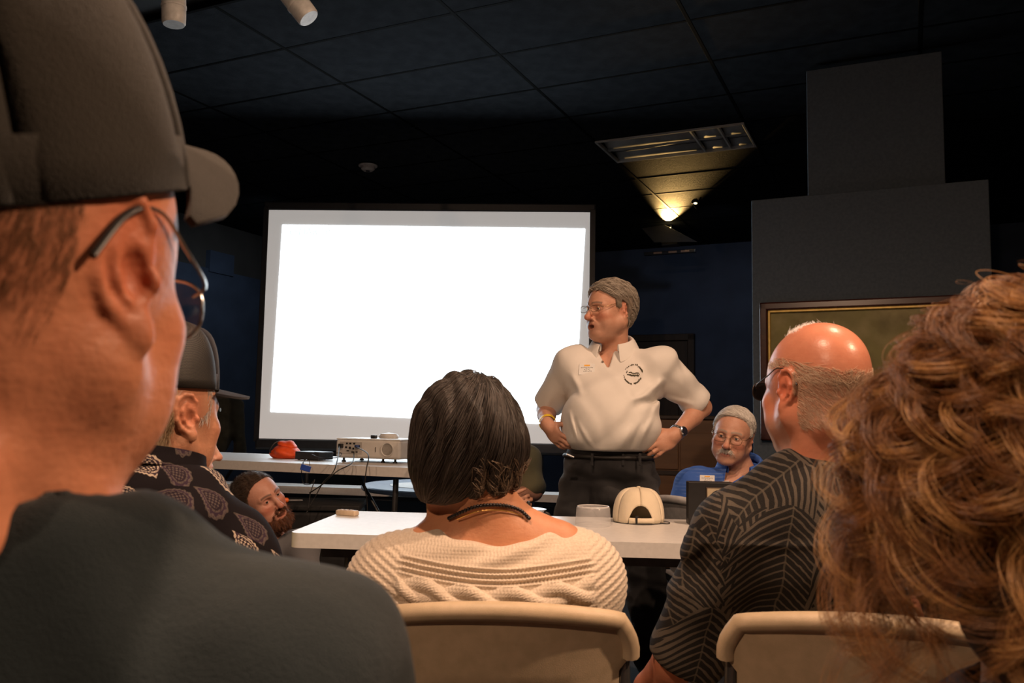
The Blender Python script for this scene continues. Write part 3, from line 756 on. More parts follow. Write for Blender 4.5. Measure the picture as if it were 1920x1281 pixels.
def ear(h, v, sg, size=1.0, flare=28, uw=1.0):
    Re = rotm('z', sg*R(-flare)) @ rotm('x', R(12))     # u fwd = y, w out = x*sg
    base = np.array([sg*.073, -.012, -.006])
    def E_(u, vv, w): return base+Re @ (np.array([sg*w, u*uw, vv])*size)
    rot = Re
    def ell(c, r, k=.004, op='u'): h.ell(v, E_(*c), (r[2]*size, r[0]*size*uw, r[1]*size), k, op, rot)
    ell((-.004, .0, -.002), (.012, .022, .010), .010)
    ell((-.010, .003, .005), (.016, .029, .0045), .005)
    hp = [(.006, .006, .003), (.008, .020, .006), (.002, .031, .009), (-.010, .034, .012), (-.021, .028, .014), (-.027, .014, .014), (-.027, -.002, .013), (-.021, -.016, .010), (-.012, -.025, .007)]
    h.chain(v, [E_(*p) for p in hp], [.0034*size]*3+[.0042*size]*3+[.0036*size]*3, .003)
    h.chain(v, [E_(*p) for p in [(-.009, .021, .009), (-.016, .010, .011), (-.015, -.004, .010), (-.009, -.014, .008)]], .0034*size, .003)
    ell((-.005, -.029, .005), (.0085, .0105, .0052), .005)
    ell((-.004, -.003, .011), (.0085, .012, .007), .003, 's')
    ell((.006, -.006, .005), (.004, .006, .005), .003)
def head(h, v, P):
    g = P.get
    jw = g('jaw', 1.0); fat = g('fat', 0.0)
    h.ell(v, (0, -.018, .034), (.0755, .097, .082), .01)
    h.ell(v, (0, .02, .005), (.068, .078, .085), .03)
    h.ell(v, (0, -.045, -.01), (.062, .058, .065), .03)
    h.ell(v, (0, .030, -.055), (.055*jw+fat*.4, .056, .055), .03)
    for sg in (-1, 1):
        h.cone(v, (sg*.055*jw, -.012, -.052), (sg*.022*jw, .070, -.098), .019+fat, .016, .025)
        h.ell(v, (sg*.043, .060, -.026), (.024, .022, .020), .02)
        h.ell(v, (sg*.040, .050, -.060), (.022+fat, .026, .030), .02)
    h.ell(v, (0, .078, -.102), (.022*jw, .019, .017), .02)
    if fat > .004: h.ell(v, (0, .03, -.105), (.045, .05, .025+fat), .03)
    for sg in (-1, 1):
        h.cone(v, (sg*.012, .088, .017), (sg*.045, .073, .014), .010, .008, .012)
        h.ell(v, (sg*.031, .098, -.002), (.019, .022, .013), .012, 's')
        h.ell(v, (sg*.031, .074, -.001), (.0155, .0135, .0125), .004)
        h.ell(v, (sg*.031, .094, -.0015), (.0125, .016, g('eye', .0042)), .002, 's')
    nl = g('nose', 1.0)
    h.cone(v, (0, .086, .012), (0, .086+.026*nl, -.034), .0075, .0105, .010)
    h.ell(v, (0, .089+.024*nl, -.037), (.0125*g('nw', 1), .013, .0115), .008)
    for sg in (-1, 1):
        h.ell(v, (sg*.0125*g('nw', 1), .095, -.041), (.0085, .012, .008), .005)
        h.ell(v, (sg*.006, .110, -.049), (.0035, .005, .004), .002, 's')
        h.chain(v, [(sg*.018, .096, -.040), (sg*.029, .083, -.058), (sg*.031, .076, -.075)], .003, .008, 's')
    mo = g('mouth', 0.0); sm = g('smile', 0.0)
    h.ell(v, (0, .080, -.070), (.034, .018, .022), .015)
    pu = [(-.025, .082, -.0680+sm*.006), (-.010, .0945, -.0645+mo*.003), (0, .0955, -.0660+mo*.003), (.010, .0945, -.0645+mo*.003), (.025, .082, -.0680+sm*.006)]
    pl = [(-.022, .082, -.0710+sm*.005-mo*.004), (-.010, .0925, -.0755-mo*.010), (0, .0935, -.0765-mo*.011), (.010, .0925, -.0755-mo*.010), (.022, .082, -.0710+sm*.005-mo*.004)]
    h.chain(v, pu, [.0025, .0042, .0038, .0042, .0025], .004); h.chain(v, pl, [.003, .0052, .0056, .0052, .003], .004)
    mz = -.0705-mo*.004
    if mo > 0: h.ell(v, (0, .092, mz), (.017+.006*sm, .020, .003+.0075*mo), .003, 's')
    else: h.chain(v, [(-.024, .087, mz+sm*.006), (0, .1005, mz), (.024, .087, mz+sm*.006)], .0016, .003, 's')
    for sg in (-1, 1): ear(h, v, sg, g('ear', 1.0), g('flare', 28), g('earw', 1.0))
def skin_color(P, h, base, o):
    "own colour of the skin: lips, cheeks, brows, beard shadow"
    L = h.loc(P); n = len(P); c = np.tile(np.array(base, float), (n, 1))
    x, y, z = L[:, 0], L[:, 1], L[:, 2]; ax = np.abs(x)
    inh = (np.linalg.norm(L, axis=1) < .17)
    def put(m_, col, a):
        m_ = np.clip(m_, 0, 1)*inh*a; c[:] = c*(1-m_[:, None])+np.array(col)*m_[:, None]
    def bell(px, py, pz, rx, ry, rz, mirror=True):
        xx = ax if mirror else x
        return np.clip(1.6-1.6*np.sqrt(((xx-px)/rx)**2+((y-py)/ry)**2+((z-pz)/rz)**2), 0, 1)
    red = np.array(base)*np.array([1.0, .62, .55])
    put(bell(.042, .065, -.032, .035, .05, .028), red, .7*o.get('flush', 1)); put(bell(0, .112, -.038, .02, .03, .02, False), red, .8*o.get('flush', 1))
    put(bell(.078, -.02, 0, .03, .04, .045), red, .55)
    mo = o.get('mouth', 0)
    put(bell(0, .095, -.0705-mo*.004, .030, .03, .0125+mo*.006, False), o.get('lip', (np.array(base)*np.array([.78, .42, .40])).tolist()), .85)
    if mo > 0: put(bell(0, .085, -.071-mo*.004, .019, .018, .0075+.005*mo, False)*(y < .0885), (.03, .008, .008), 1)
    br = o.get('brow')
    if br is not None:
        arch = .0235-((ax-.028)/.03)**2*.008
        m_ = np.clip(1.5-np.abs(z-arch)/.0038*1.0, 0, 1)*(ax > .008)*(ax < .050)*(y > .055)
        put(m_, br, o.get('browa', .8))
    if o.get('stubble') is not None:
        m_ = np.clip((-.045-z)/.02, 0, 1)*(y > -.01)*np.clip((.13+z)/.03, 0, 1); put(m_, o['stubble'], o.get('stubblea', .4))
    put(bell(.031, .085, -.001, .022, .03, .014), (np.array(base)*np.array([.75, .6, .58])).tolist(), .5)
    return c
m_eyew = Mat('eye_white', (.75, .72, .68), .15).m
def eye_mesh(h, parent, iris, look=(0, 0), r=.0122):
    M = Mat('eye_'+str(len(bpy.data.materials)), (.7, .67, .63), .12)
    me = None
    for sg in (-1, 1):
        b = MB(); prof = [(r*math.sin(PI*i/16), -r*math.cos(PI*i/16)) for i in range(17)]; prof[0] = (1e-4, -r); prof[-1] = (1e-4, r)
        b.lathe(prof, 24, caps=False)
        f = nrm(h.R @ np.array([look[0], 1, look[1]])); q = Vector(f).to_track_quat('Z', 'Y')
        o = b.build('eye', M.m, parent, smooth=80)
        p = h.w((sg*.031, .0745, -.0015))-np.array(parent_loc(parent)); o.location = p; o.rotation_mode = 'QUATERNION'; o.rotation_quaternion = q
        o.scale = (h.s,)*3
    E.nt = M.nt; x, y, z = M.xyz(M.coord('Object')); d = sqrtv(x*x+y*y); fr = gt(z, 0.0)
    c = M.mix(lt(d, .0058)*fr, (.7, .66, .62), iris); c = M.mix(lt(d, .0026)*fr, c, (.005, .005, .005)); M.color(c)
def glasses(h, parent, mat, lensmat, lw=.024, lh=.017, z=-.004, yb=.108, tip=True, half_rim=False, tr=.0011, tipmat=None, earz=.012):
    g = bpy.data.objects.new('glasses', None); COL.objects.link(g); g.parent = parent; g.location = h.o-np.array(parent_loc(parent))
    off = np.array(parent_loc(g)); T = lambda p: Vector(h.w(p)-off)
    for sg in (-1, 1):
        cx = sg*.034; n = 28; ring = []
        for i in range(n):
            a = 2*PI*i/n; ca, sa = math.cos(a), math.sin(a); q = .75
            px = cx+lw*math.copysign(abs(ca)**q, ca); pz = z+lh*math.copysign(abs(sa)**q, sa)
            ring.append(T((px, yb-.10*(abs(px)-.01)**1.0*abs(px)*4-.002*(abs(ca)), pz)))
        MB().tube(ring, tr*h.s, 6, True).build('rim', mat, g, smooth=60)
        b = MB(); b.b.faces.new([b.b.verts.new(p) for p in ring]); b.build('lens', lensmat, g)
        px = sg*(.034+lw)
        MB().tube(smoothpath([T((px, yb-.018, z+.006)), T((sg*.073, .075, z+.010)), T((sg*.0785, .03, (z+.012+earz)/2)), T((sg*.0800, .0, earz)), T((sg*.0785, -.022, earz-.002))], 5), tr*h.s, 6).build('temple', mat, g, smooth=60)
        MB().tube(smoothpath([T((sg*.0785, -.018, earz-.001)), T((sg*.077, -.036, earz-.012)), T((sg*.074, -.052, earz-.032))], 5), tr*1.9*h.s, 6).build('temple_tip', tipmat or mat, g, smooth=60)
    MB().tube(smoothpath([T((-.012, yb, z+.004)), T((0, yb+.004, z+.007)), T((.012, yb, z+.004))], 5), tr*h.s, 6).build('bridge', mat, g, smooth=60)
    return g
Mg = Mat('lens_glass', (.9, .9, .9), .05); nt = Mg.nt
tb = nt.nodes.new('ShaderNodeBsdfTransparent'); tb.inputs[0].default_value = (.93, .95, .95, 1); gl = nt.nodes.new('ShaderNodeBsdfGlossy'); gl.inputs['Roughness'].default_value = .05
ms = nt.nodes.new('ShaderNodeMixShader'); ms.inputs[0].default_value = .08
nt.links.new(tb.outputs[0], ms.inputs[1]); nt.links.new(gl.outputs[0], ms.inputs[2]); nt.links.new(ms.outputs[0], nt.nodes['Material Output'].inputs[0])
m_lens = Mg.m
m_wire = simple('silver_wire', (.7, .68, .66), .25, 1); m_darkwire = simple('dark_wire', (.06, .045, .04), .35, .6); m_gold_wire = simple('bronze_wire', (.45, .30, .16), .3, 1)
class Person:
    def __init__(s, label, loc, group=None):
        s.root = thing('person', label, 'person', tuple(loc), 0, group); s.L = np.array(loc, float)
    def put(s, name, V, Q, mat, col=None, attrs=None, parent=None):
        p = parent or s.root; return link(name, npmesh(name, V-parent_loc(p), Q, col, attrs), p, mat)
def torso(v, J, inf=0.0, k=.04, arms=True, sleeve=1.0, belly=0.0, legs=False, sl_r=None, neck=True, width=1.0, depth=1.0):
    "solid built on the joints J; inf inflates it into a garment"
    N, P = np.array(J['neck']), np.array(J['pelvis']); SLf, SR = np.array(J['sl']), np.array(J['sr'])
    up = nrm(N-P); rt = SR-SLf; rt = nrm(rt-up*(rt @ up)); fw = np.cross(up, rt); Rm = np.stack([rt, fw, up], 1); L = np.linalg.norm(N-P)
    hw = np.linalg.norm(SR-SLf)/2; C = np.array(J.get('chest', P+.66*(N-P))); B = np.array(J.get('belly', P+.30*(N-P)))
    v.ell(C, ((hw*.86+inf)*width, .112*depth+inf, .36*L+inf), Rm, k)
    v.ell(C+up*.10*L, ((hw*.90+inf)*width, .10*depth+inf, .20*L+inf), Rm, k)
    v.ell(B+fw*belly*.5, ((hw*.78+inf)*width+belly*.3, .115*depth+inf+belly*.5, .30*L+inf), Rm, k)
    v.ell(P+up*.04, (hw*.84*width+inf, .118*depth+inf, .17+inf), Rm, k)
    for Sx in (SLf, SR):
        v.cone(N-up*.055, Sx, .055+inf, .052+inf, k); v.cone(C+(Sx-C)*.4, Sx, .07+inf, .055+inf, k)
    if arms:
        for a, b in (('sl', 'el'), ('sr', 'er')):
            if b not in J: continue
            A, Bq = np.array(J[a]), np.array(J[b]); e = A+(Bq-A)*sleeve
            r1 = .054+inf; r2 = (.042+inf) if sl_r is None else sl_r
            v.cone(A, e, r1, r2, k*.7)
    return Rm, up, fw, rt
def limbs(v, J, k=.012):
    for e, w in (('el', 'wl'), ('er', 'wr')):
        s_ = 'sl' if e == 'el' else 'sr'
        if e in J: v.cone(J[s_], J[e], .047, .040, .02)
        if w in J and e in J:
            a, b = np.array(J[e]), np.array(J[w]); v.cone(a, a+(b-a)*.35, .040, .041, k); v.cone(a+(b-a)*.35, b, .041, .0275, k)
def legs(v, J, inf=0, k=.03, foot=True):
    for h_, kn, an in (('hl', 'kl', 'al'), ('hr', 'kr', 'ar')):
        if kn not in J: continue
        v.cone(J[h_], J[kn], .085+inf, .060+inf, k)
        if an in J:
            a, b = np.array(J[kn]), np.array(J[an]); v.cone(a, a+(b-a)*.35, .058+inf, .056+inf, k); v.cone(a+(b-a)*.35, b, .056+inf, .040+inf, k)
def hand(v, w, d, palm_n, curl, side, size=1.0, thumb=.5, spread=.12):
    """hand at wrist w pointing along d; palm_n points out of the palm; side=+1 when the thumb is towards cross(d,palm_n)"""
    d = nrm(d); n = nrm(np.asarray(palm_n)-np.dot(palm_n, d)*d); t = np.cross(d, n)*side; w = np.asarray(w, float); s_ = size
    Rm = np.stack([t, d, n], 1)
    v.ell(w+d*.045*s_, (.041*s_, .052*s_, .0155*s_), Rm, .012); v.ell(w+d*.012*s_, (.028*s_, .03*s_, .018*s_), Rm, .014)
    v.cone(w-d*.01, w+d*.02*s_, .0275, .026*s_, .012)
    for i, (o, Ls, r) in enumerate(((.028, (.042, .026, .021), .0090), (.010, (.047, .029, .022), .0094), (-.009, (.043, .027, .022), .0090), (-.026, (.034, .021, .019), .0080))):
        p = w+d*(.083-.006*abs(i-1))*s_+t*o*s_; dd = nrm(d+t*spread*(1.2-i*.8)); a = 0; v.cone(w+d*.05*s_+t*o*.8*s_, p, r*s_, r*s_, .006)
        for q in range(3):
            a += curl[q] if not isinstance(curl[0], (list, tuple)) else curl[i][q]
            di = dd*math.cos(a)+n*math.sin(a); e = p+di*Ls[q]*s_; v.cone(p, e, r*s_*(1-.07*q), r*s_*(.93-.09*q), .0025); p = e
    b = w+d*.022*s_+t*.026*s_+n*.006; th = nrm(d*.65+t*.75+n*.35); e1_ = b+th*.036*s_; v.cone(b, e1_, .0125*s_, .0105*s_, .008)
    th2 = nrm(d*.85+t*(.45-thumb*.6)+n*(.2+thumb*.5)); e2_ = e1_+th2*.032*s_; v.cone(e1_, e2_, .0100*s_, .0092*s_, .003); e3 = e2_+nrm(th2+n*thumb*.4)*.025*s_; v.cone(e2_, e3, .0094*s_, .0075*s_, .003)
def wob(*terms):
    "sum of travelling sines: soft cloth folds. terms (amp, kx, ky, kz, phase)"
    def f(x, y, z):
        o = 0
        for a, kx, ky, kz, p in terms:
            w_ = kx*x+ky*y+kz*z+p; o = o+a*np.sin(w_+.8*np.sin(.53*w_+.21*kz*x+1.7))
        return o
    return f
# ------------------------------------------------------------------ people
HAIRLINE = ([-.13, -.045, -.030, -.024, .006, .012, .028, .032, .056, .085, .1], [-.058, -.062, -.030, .012, .022, -.016, -.016, .024, .060, .068, .070])
def hair_shell(h, th=.011, line=HAIRLINE, hres=.003, extra=None, fn=None, wobble=None, part=None):
    c = h.w((0, -.018, .034)); r = .145*h.s
    v = Vox(*[axis([(c[i]-r, c[i]+r, hres)]) for i in range(3)])
    h.ell(v, (0, -.018, .034), (.0755+th, .097+th, .082+th), .01); h.ell(v, (0, .02, .005), (.068+th*.7, .078+th*.5, .085+th), .03); h.ell(v, (0, -.045, -.01), (.062+th*.8, .058+th*.8, .065+th*.6), .03)
    if extra: extra(h, v)
    X, Y, Z = np.meshgrid(*v.ax, indexing='ij'); L = h.loc(np.stack([X, Y, Z], -1).reshape(-1, 3)).reshape(X.shape+(3,))
    g = (np.interp(L[..., 1], *line)-L[..., 2])
    if fn is not None: g = fn(L, g)
    k = .006; hh = np.clip(.5-.5*(v.F-g)/k, 0, 1); v.F = (v.F+(g-v.F)*hh+k*hh*(1-hh)).astype(f32)
    if wobble: v.field(wobble)
    return v.nets(1)
def collar(name, mat, parent, c, Rm, rx, ry, stand=.030, fall=.042, point=.03, gap=35, flare=.014, tilt=.25, dz=0.0):
    "shirt collar round the neck: c neck centre, Rm right/forward/up, gap half-opening in degrees at the front"
    c = np.asarray(c, float); pts = []; n = 40; off = parent_loc(parent)
    for i in range(n+1):
        a = R(gap)+(2*PI-2*R(gap))*i/n; f = math.cos(a); fr = max(0, f)        # a=0 front
        base = np.array([math.sin(a)*rx, math.cos(a)*ry, dz-tilt*ry*f*1.0]); out = np.array([math.sin(a), math.cos(a), 0])
        fl = fall+point*fr**2*1.6; row = []
        for t, (o, z) in enumerate(((.0, 0), (-.002, stand*.6), (.002, stand), (.006, stand+.003), (flare*.8, stand-.006), (flare*1.5, stand-fl*.6), (flare*2.0, stand-fl))):
            row.append(c+Rm @ (base+out*o+np.array([0, 0, z]))-off)
        pts.append(row)
    b = MB(); b.grid(pts); o = b.build(name, mat, parent, smooth=70); solidify(o, .0022); return subsurf(o, 1)
def vaxes(lo, hi, h, spans=((), (), ())):
    return [fineaxis(lo[i], hi[i], h, spans[i]) for i in range(3)]
def headspan(h, r=.135, step=.0025, zlo=-.14, zhi=.13):
    o = h.o; s_ = h.s; return ([(o[0]-r*s_*.85, o[0]+r*s_*.85, step)], [(o[1]-r*s_*.95, o[1]+r*s_*.95, step)], [(o[2]+zlo*s_, o[2]+zhi*s_, step)])
def bounds(J, h=None, pad=.16, keys=None):
    P = np.array([J[k] for k in J if keys is None or k in keys]); lo, hi = P.min(0)-pad, P.max(0)+pad
    if h is not None:
        lo = np.minimum(lo, h.o-.14*h.s); hi = np.maximum(hi, h.o+.14*h.s)
    return lo, hi
SKIN = (.56, .30, .20)
m_skin = skin_mat('skin')
def body(pp, J, h, P, col, hands=(), res=.0065, hres=.0026, handres=.0034, inf=-.004, extra=None, neck_r=.056, belly=.04, legsin=True, lowcut=None, smooth=1, width=1.0):
    lo, hi = bounds(J, h, .13); lo[2] = max(lo[2], 0.002)
    sp = headspan(h, step=hres); spans = [list(a) for a in sp]
    for hd in hands:
        w, d = np.asarray(hd[0], float), nrm(hd[1]); e = w+d*.10
        for i in range(3): spans[i].append((min(w[i], e[i])-.075, max(w[i], e[i])+.075, handres))
    v = Vox(*vaxes(lo, hi, res, spans))
    torso(v, J, inf, arms=True, belly=belly, width=width); limbs(v, J); legs(v, J, -.004)
    nb = np.array(J['neck'])
    v.cone(h.w((0, -.030, -.055)), nb+np.array([0, 0, -.01]), neck_r, neck_r*1.08, .022)
    for hd in hands: hand(v, *hd[:5], side=hd[5], size=hd[6] if len(hd) > 6 else 1.0, thumb=hd[7] if len(hd) > 7 else .5)
    for an, kn in (('al', 'kl'), ('ar', 'kr')):
        if an in J:
            a = np.array(J[an]); fd = nrm(np.array(J.get('toe_'+an, (a-np.array(J['pelvis'])+np.array([0, 0, .4]))*np.array([1, 1, 0])))); v.cone(a+np.array([0, 0, -.03]), a+fd*.15+np.array([0, 0, -.045]), .04, .03, .02)
    head(h, v, P)
    if extra: extra(v)
    V, Q = v.nets(smooth); c = skin_color(V, h, col, P)
    pp.bodyV, pp.bodyQ = V, Q
    pp.body = pp.put('body', V, Q, pp.skin if hasattr(pp, 'skin') else m_skin, c); return V, Q
def garment(pp, name, mat, J, res, inf, fn, keys=None, pad=.17, smooth=1, spans=((), (), ()), lo=None, hi=None, sub=0, disp=None, attrs=None, **kw):
    l2, h2 = bounds(J, None, pad, keys)
    if lo is not None: l2 = np.maximum(l2, lo)
    if hi is not None: h2 = np.minimum(h2, hi)
    l2[2] = max(l2[2], .002)
    v = Vox(*vaxes(l2, h2, res, spans)); fn(v)
    V, Q = v.nets(smooth)
    for _ in range(sub): V, Q = subdiv(V, Q)
    if disp is not None: V = V+vnormals(V, Q)*disp(V)[:, None]
    return pp.put(name, V, Q, mat, attrs={k: f(V) for k, f in attrs.items()} if attrs else None), V, Q
def subdiv(V, Q):
    E_ = np.concatenate([Q[:, [0, 1]], Q[:, [1, 2]], Q[:, [2, 3]], Q[:, [3, 0]]]); E_ = np.sort(E_, 1)
    u, inv = np.unique(E_[:, 0].astype(np.int64)*len(V)+E_[:, 1], return_inverse=True); ea, eb = u//len(V), u % len(V)
    mid = (V[ea]+V[eb])/2; n = len(Q); fc = V[Q].mean(1); m0 = len(V); f0 = m0+len(mid)
    e = (inv.reshape(4, n)+m0); f = f0+np.arange(n)
    Q2 = np.concatenate([np.stack([Q[:, i], e[i], f, e[(i-1) % 4]], 1) for i in range(4)])
    return np.concatenate([V, mid, fc]), Q2
TORSO = ('neck', 'pelvis', 'sl', 'sr', 'el', 'er')
def shoes(pp, J, mat):
    for an in ('al', 'ar'):
        if an not in J: continue
        a = np.array(J[an]); fd = nrm(np.array(J['toe_'+an])); up = np.array([0, 0, 1.]); rt = np.cross(fd, up); Rm = np.stack([rt, fd, up], 1)
        lo = a+np.array([-.2, -.2, -.12]); hi = a+np.array([.2, .2, .06]); lo[2] = max(lo[2], .001)
        v = Vox(*vaxes(lo, hi, .008)); v.cone(a+up*.0, a-up*.02, .05, .05, .02); v.ell(a+fd*.07-up*.035, (.048, .135, .042), Rm, .02); v.cut((0, 0, .006), (0, 0, -1))
        V, Q = v.nets(2); pp.put('shoe', V, Q, mat)
m_shoe = simple('black_shoe_leather', (.012, .011, .010), .4)
def trousers(pp, J, mat, top, inf=.016, res=.008, fold=.004):
    def fn(v):
        torso(v, J, inf*.6, arms=False); v.cut((0, 0, top), (0, 0, 1)); legs(v, J, inf)
        v.field(wob((fold, 25, 15, 40, 0), (fold*.7, -30, 20, 55, 1)))
        for a in ('al', 'ar'):
            if a in J: v.cut(np.array(J[a])+np.array([0, 0, .01]), (0, 0, -1))
    K = ('pelvis', 'hl', 'hr', 'kl', 'kr', 'al', 'ar')
    return garment(pp, 'trousers', mat, J, res, inf, fn, K, .17)
def badge(pp, P, Rm, w, hgt, label='name_badge'):
    p = bpy.data.objects.new(label, None); COL.objects.link(p); p.parent = pp.root; p.location = np.asarray(P)-pp.L
    q = Matrix([[Rm[i][j] for j in range(3)] for i in range(3)]).to_euler(); p.rotation_euler = q     # x right, y out, z up
    MB().box((w, .0015, hgt), (0, 0, 0), bev=.0006).build('badge_card', m_wpaper, p)
    MB().box((w*.36, .0006, hgt*.14), (0, .0010, hgt*.33)).build('badge_stripe', m_badge, p)
    b = MB()
    for k, (x, z, l) in enumerate(((0, .14, .7), (0, .0, .25), (-.05, -.18, .45))):
        n = max(3, int(l*14))
        for i in range(n): b.box((w*l/n*.62, .0006, hgt*.055), (w*(x+l*(i/(n-1)-.5)), .0010, hgt*(z+.02*math.sin(i*2.3))))
    o = b.build('badge_lettering', m_ink, p); o['kind'] = 'stuff'
m_badge = simple('orange_print', (.85, .42, .03), .5); m_ink = simple('dark_print', (.05, .045, .04), .6)
# ---- the speaker
def speaker():
    J = dict(neck=W(1152, 664, 3.77), pelvis=W(1140, 905, 3.74), sr=W(1074, 684, 3.74), sl=W(1236, 684, 3.67), er=W(1024, 768, 3.90), el=W(1316, 764, 3.78), wr=W(1027, 797, 3.69), wl=W(1266, 815, 3.62), belly=W(1144, 790, 3.70),
             hr=W(1095, 915, 3.74), hl=W(1190, 915, 3.72), kr=np.array([.24, 3.68, .50]), kl=np.array([.58, 3.66, .50]), ar=np.array([.23, 3.74, .10]), al=np.array([.60, 3.72, .10]), toe_ar=(-.3, -1, 0), toe_al=(.2, -1, 0))
    pp = Person('standing person in a white polo and black jeans, hands on hips, talking', (.43, 3.72, 0))
    h = Head(W(1143, 581, 3.72), frame((-.83, -.55, -.03), roll=R(2)), 1.08)
    P = dict(mouth=.75, nose=1.1, jaw=1.06, fat=.006, brow=(.16, .12, .09), ear=1.05, stubble=(.30, .18, .13), stubblea=.25, flush=1)
    P['mouth'] = .8
    wr_d = nrm(W(1062, 846, 3.62)-J['wr']); wl_d = nrm(W(1212, 852, 3.56)-J['wl'])
    hands = [(J['wr'], wr_d, (.6, .75, .3), (.45, .6, .4), None, 1, 1.0, .4), (J['wl'], wl_d, (-.15, .95, -.1), (.35, .55, .5), None, -1, 1.05, .3)]
    hands = [(a, b, c, d, None, f, g, t) for (a, b, c, d, _, f, g, t) in hands]
    V, Q = body(pp, J, h, P, SKIN, [(hd[0], hd[1], hd[2], hd[3], hd[5], None, hd[6], hd[7]) for hd in []], belly=.08, extra=lambda v: [hand(v, hd[0], hd[1], hd[2], hd[3], hd[5], hd[6], hd[7]) for hd in hands])
    eye_mesh(h, pp.root, (.12, .10, .08), (0, 0), .0122)
    shirt_m = cloth_mat('white_pique_cotton', (.74, .71, .66), (.80, .77, .72), 6, .85, .35)
    zb = W(1140, 846, 3.58)[2]
    def fn(v):
        Rm, up, fw, rt = torso(v, J, .020, sleeve=1.0, belly=.10, sl_r=.070)
        v.ell(W(1146, 800, 3.67), (.196, .150, .12), Rm, .07); v.ell(W(1150, 735, 3.70), (.178, .135, .13), Rm, .07)
        for s_, e_, rr in (('sr', 'er', .056), ('sl', 'el', .060)):
            a, b = np.array(J[s_]), np.array(J[e_]); v.mouth(a, a+(b-a)*.90, rr-.006, .02)
        v.field(wob((.0035, 38, 22, -30, 0), (.003, -25, 18, 42, 1.2), (.002, 60, 30, 20, .4)))
        for (x0, y0, x1, y1, w_, a) in ((1205, 745, 1243, 712, .014, .016), (1192, 766, 1240, 742, .014, -.014), (1188, 752, 1215, 742, .012, .012), (1225, 778, 1240, 738, .012, .012), (1090, 738, 1068, 700, .014, .010), (1200, 835, 1224, 785, .010, .010), (1184, 838, 1205, 795, .010, -.008), (1165, 840, 1185, 805, .010, .006), (1112, 838, 1085, 795, .010, .007), (1085, 830, 1068, 775, .010, .009), (1100, 835, 1076, 785, .009, -.006), (1248, 705, 1300, 745, .014, -.002), (1240, 740, 1300, 755, .012, .008), (1062, 700, 1030, 745, .012, -.002)):
            v.ridge(W(x0, y0, 3.55), W(x1, y1, 3.58), w_, a, -fw)
        # neck opening and placket
        v.cone(J['neck']+np.array([0, -.01, -.03]), J['neck']+np.array([-.01, -.03, .12]), .060, .085, .006, 's')
        for (px, py, w_) in ((1135, 648, .040), (1136, 656, .035), (1137, 664, .028), (1138, 672, .021), (1139, 679, .014), (1140, 686, .008)):
            v.cone(W(px, py, 3.40), W(px, py, 3.72), w_, w_, .003, 's')
        v.cut((0, 0, zb), (0, 0, -1), .012)
    o, SV, SQ = garment(pp, 'polo_shirt', shirt_m, J, .0048, .02, fn, TORSO, .26)
    cR = frame((-.30, -.95, 0)); cc = np.array(J['neck'])+np.array([-.010, -.022, .030])
    collar('collar', shirt_m, pp.root, cc, cR, .080, .090, .030, .052, .024, 26, .019, .36)
    # front surface probe: places print and buttons on the shirt
    def front(px, py):
        d = W(px, py, 1.0)-_C; t = ((SV-_C) @ d)/(d @ d); e = np.linalg.norm(SV-_C-t[:, None]*d, axis=1); mm = e < .012
        i = np.nonzero(mm)[0]; i = i[np.argsort(t[i])[:6]]; return SV[i].mean(0), vnormals_at(SN, i)
    SN = vnormals(SV, SQ)
    def vnormals_at(N, i): return nrm(N[i].mean(0))
    def local(px, py):
        p, n = front(px, py); n = nrm(n*np.array([1, 1, .5])); r = nrm(np.cross(n, (0, 0, 1))); u = np.cross(r, n); return p+n*.003, np.stack([r, n, u], 1)
    p, Rm = local(1099, 689); badge(pp, p, Rm, .068, .050)
    # round printed emblem with a small aeroplane
    em = bpy.data.objects.new('printed_emblem', None); COL.objects.link(em); em.parent = pp.root; em.location = -pp.L
    mi = simple('emblem_green_ink', (.06, .055, .03), .8); k = 3.6/1600
    b = MB()
    def stroke(px, py, ang, w_, h_):
        p, Rm_ = local(px, py); 
        M4 = Matrix([[Rm_[0][0], Rm_[0][1], Rm_[0][2], p[0]], [Rm_[1][0], Rm_[1][1], Rm_[1][2], p[1]], [Rm_[2][0], Rm_[2][1], Rm_[2][2], p[2]], [0, 0, 0, 1]])
        b.box((w_*k, .002, h_*k), (0, 0, 0), M4 @ Matrix.Rotation(ang, 4, 'Y'))
    def arc(cx, cy, rx, ry, a0, a1, n, hgt, wd_):
        for i in range(n):
            a = R(a0+(a1-a0)*i/(n-1)); stroke(cx+rx*math.cos(a), cy-ry*math.sin(a), 0, wd_*(.7+.5*((i*7) % 3)/2), hgt*(.8+.2*((i*5) % 2)))
    arc(1190, 697, 18.5, 17, 150, 128, 3, 2.4, 1.5); arc(1190, 697, 18, 17, 118, 98, 5, 2.2, 1.4); arc(1190, 698, 17.5, 18, 84, 72, 2, 3.4, 2.2); arc(1189, 700, 19, 18, 58, 14, 7, 3.2, 2.0)
    arc(1189, 697, 19, 19, 190, 200, 2, 2.2, 1.4); arc(1190, 696, 20, 21, 214, 256, 8, 3.0, 1.8); arc(1190, 697, 18, 19, 272, 324, 8, 3.0, 1.9)
    for (x0, y0, x1, y1, t) in ((1175, 696, 1177, 692, 1.4), (1175.5, 698, 1181, 700, 1.2), (1180, 695, 1184, 694.6, 1.0), (1184, 694.6, 1188, 697, 1.2), (1188, 697, 1200, 698, 1.0), (1182, 700, 1192, 702, 2.4), (1192, 702, 1199, 703, 1.6), (1198, 702, 1201, 704, 2.2), (1200, 698, 1202, 702, 1.0)):
        n = 4
        for i in range(n): stroke(x0+(x1-x0)*(i+.5)/n, y0+(y1-y0)*(i+.5)/n, 0, max(1.0, abs(x1-x0)/n*1.25), max(t, abs(y1-y0)/n*1.2))
    eo = b.build('emblem_print', mi, em); eo['kind'] = 'stuff'
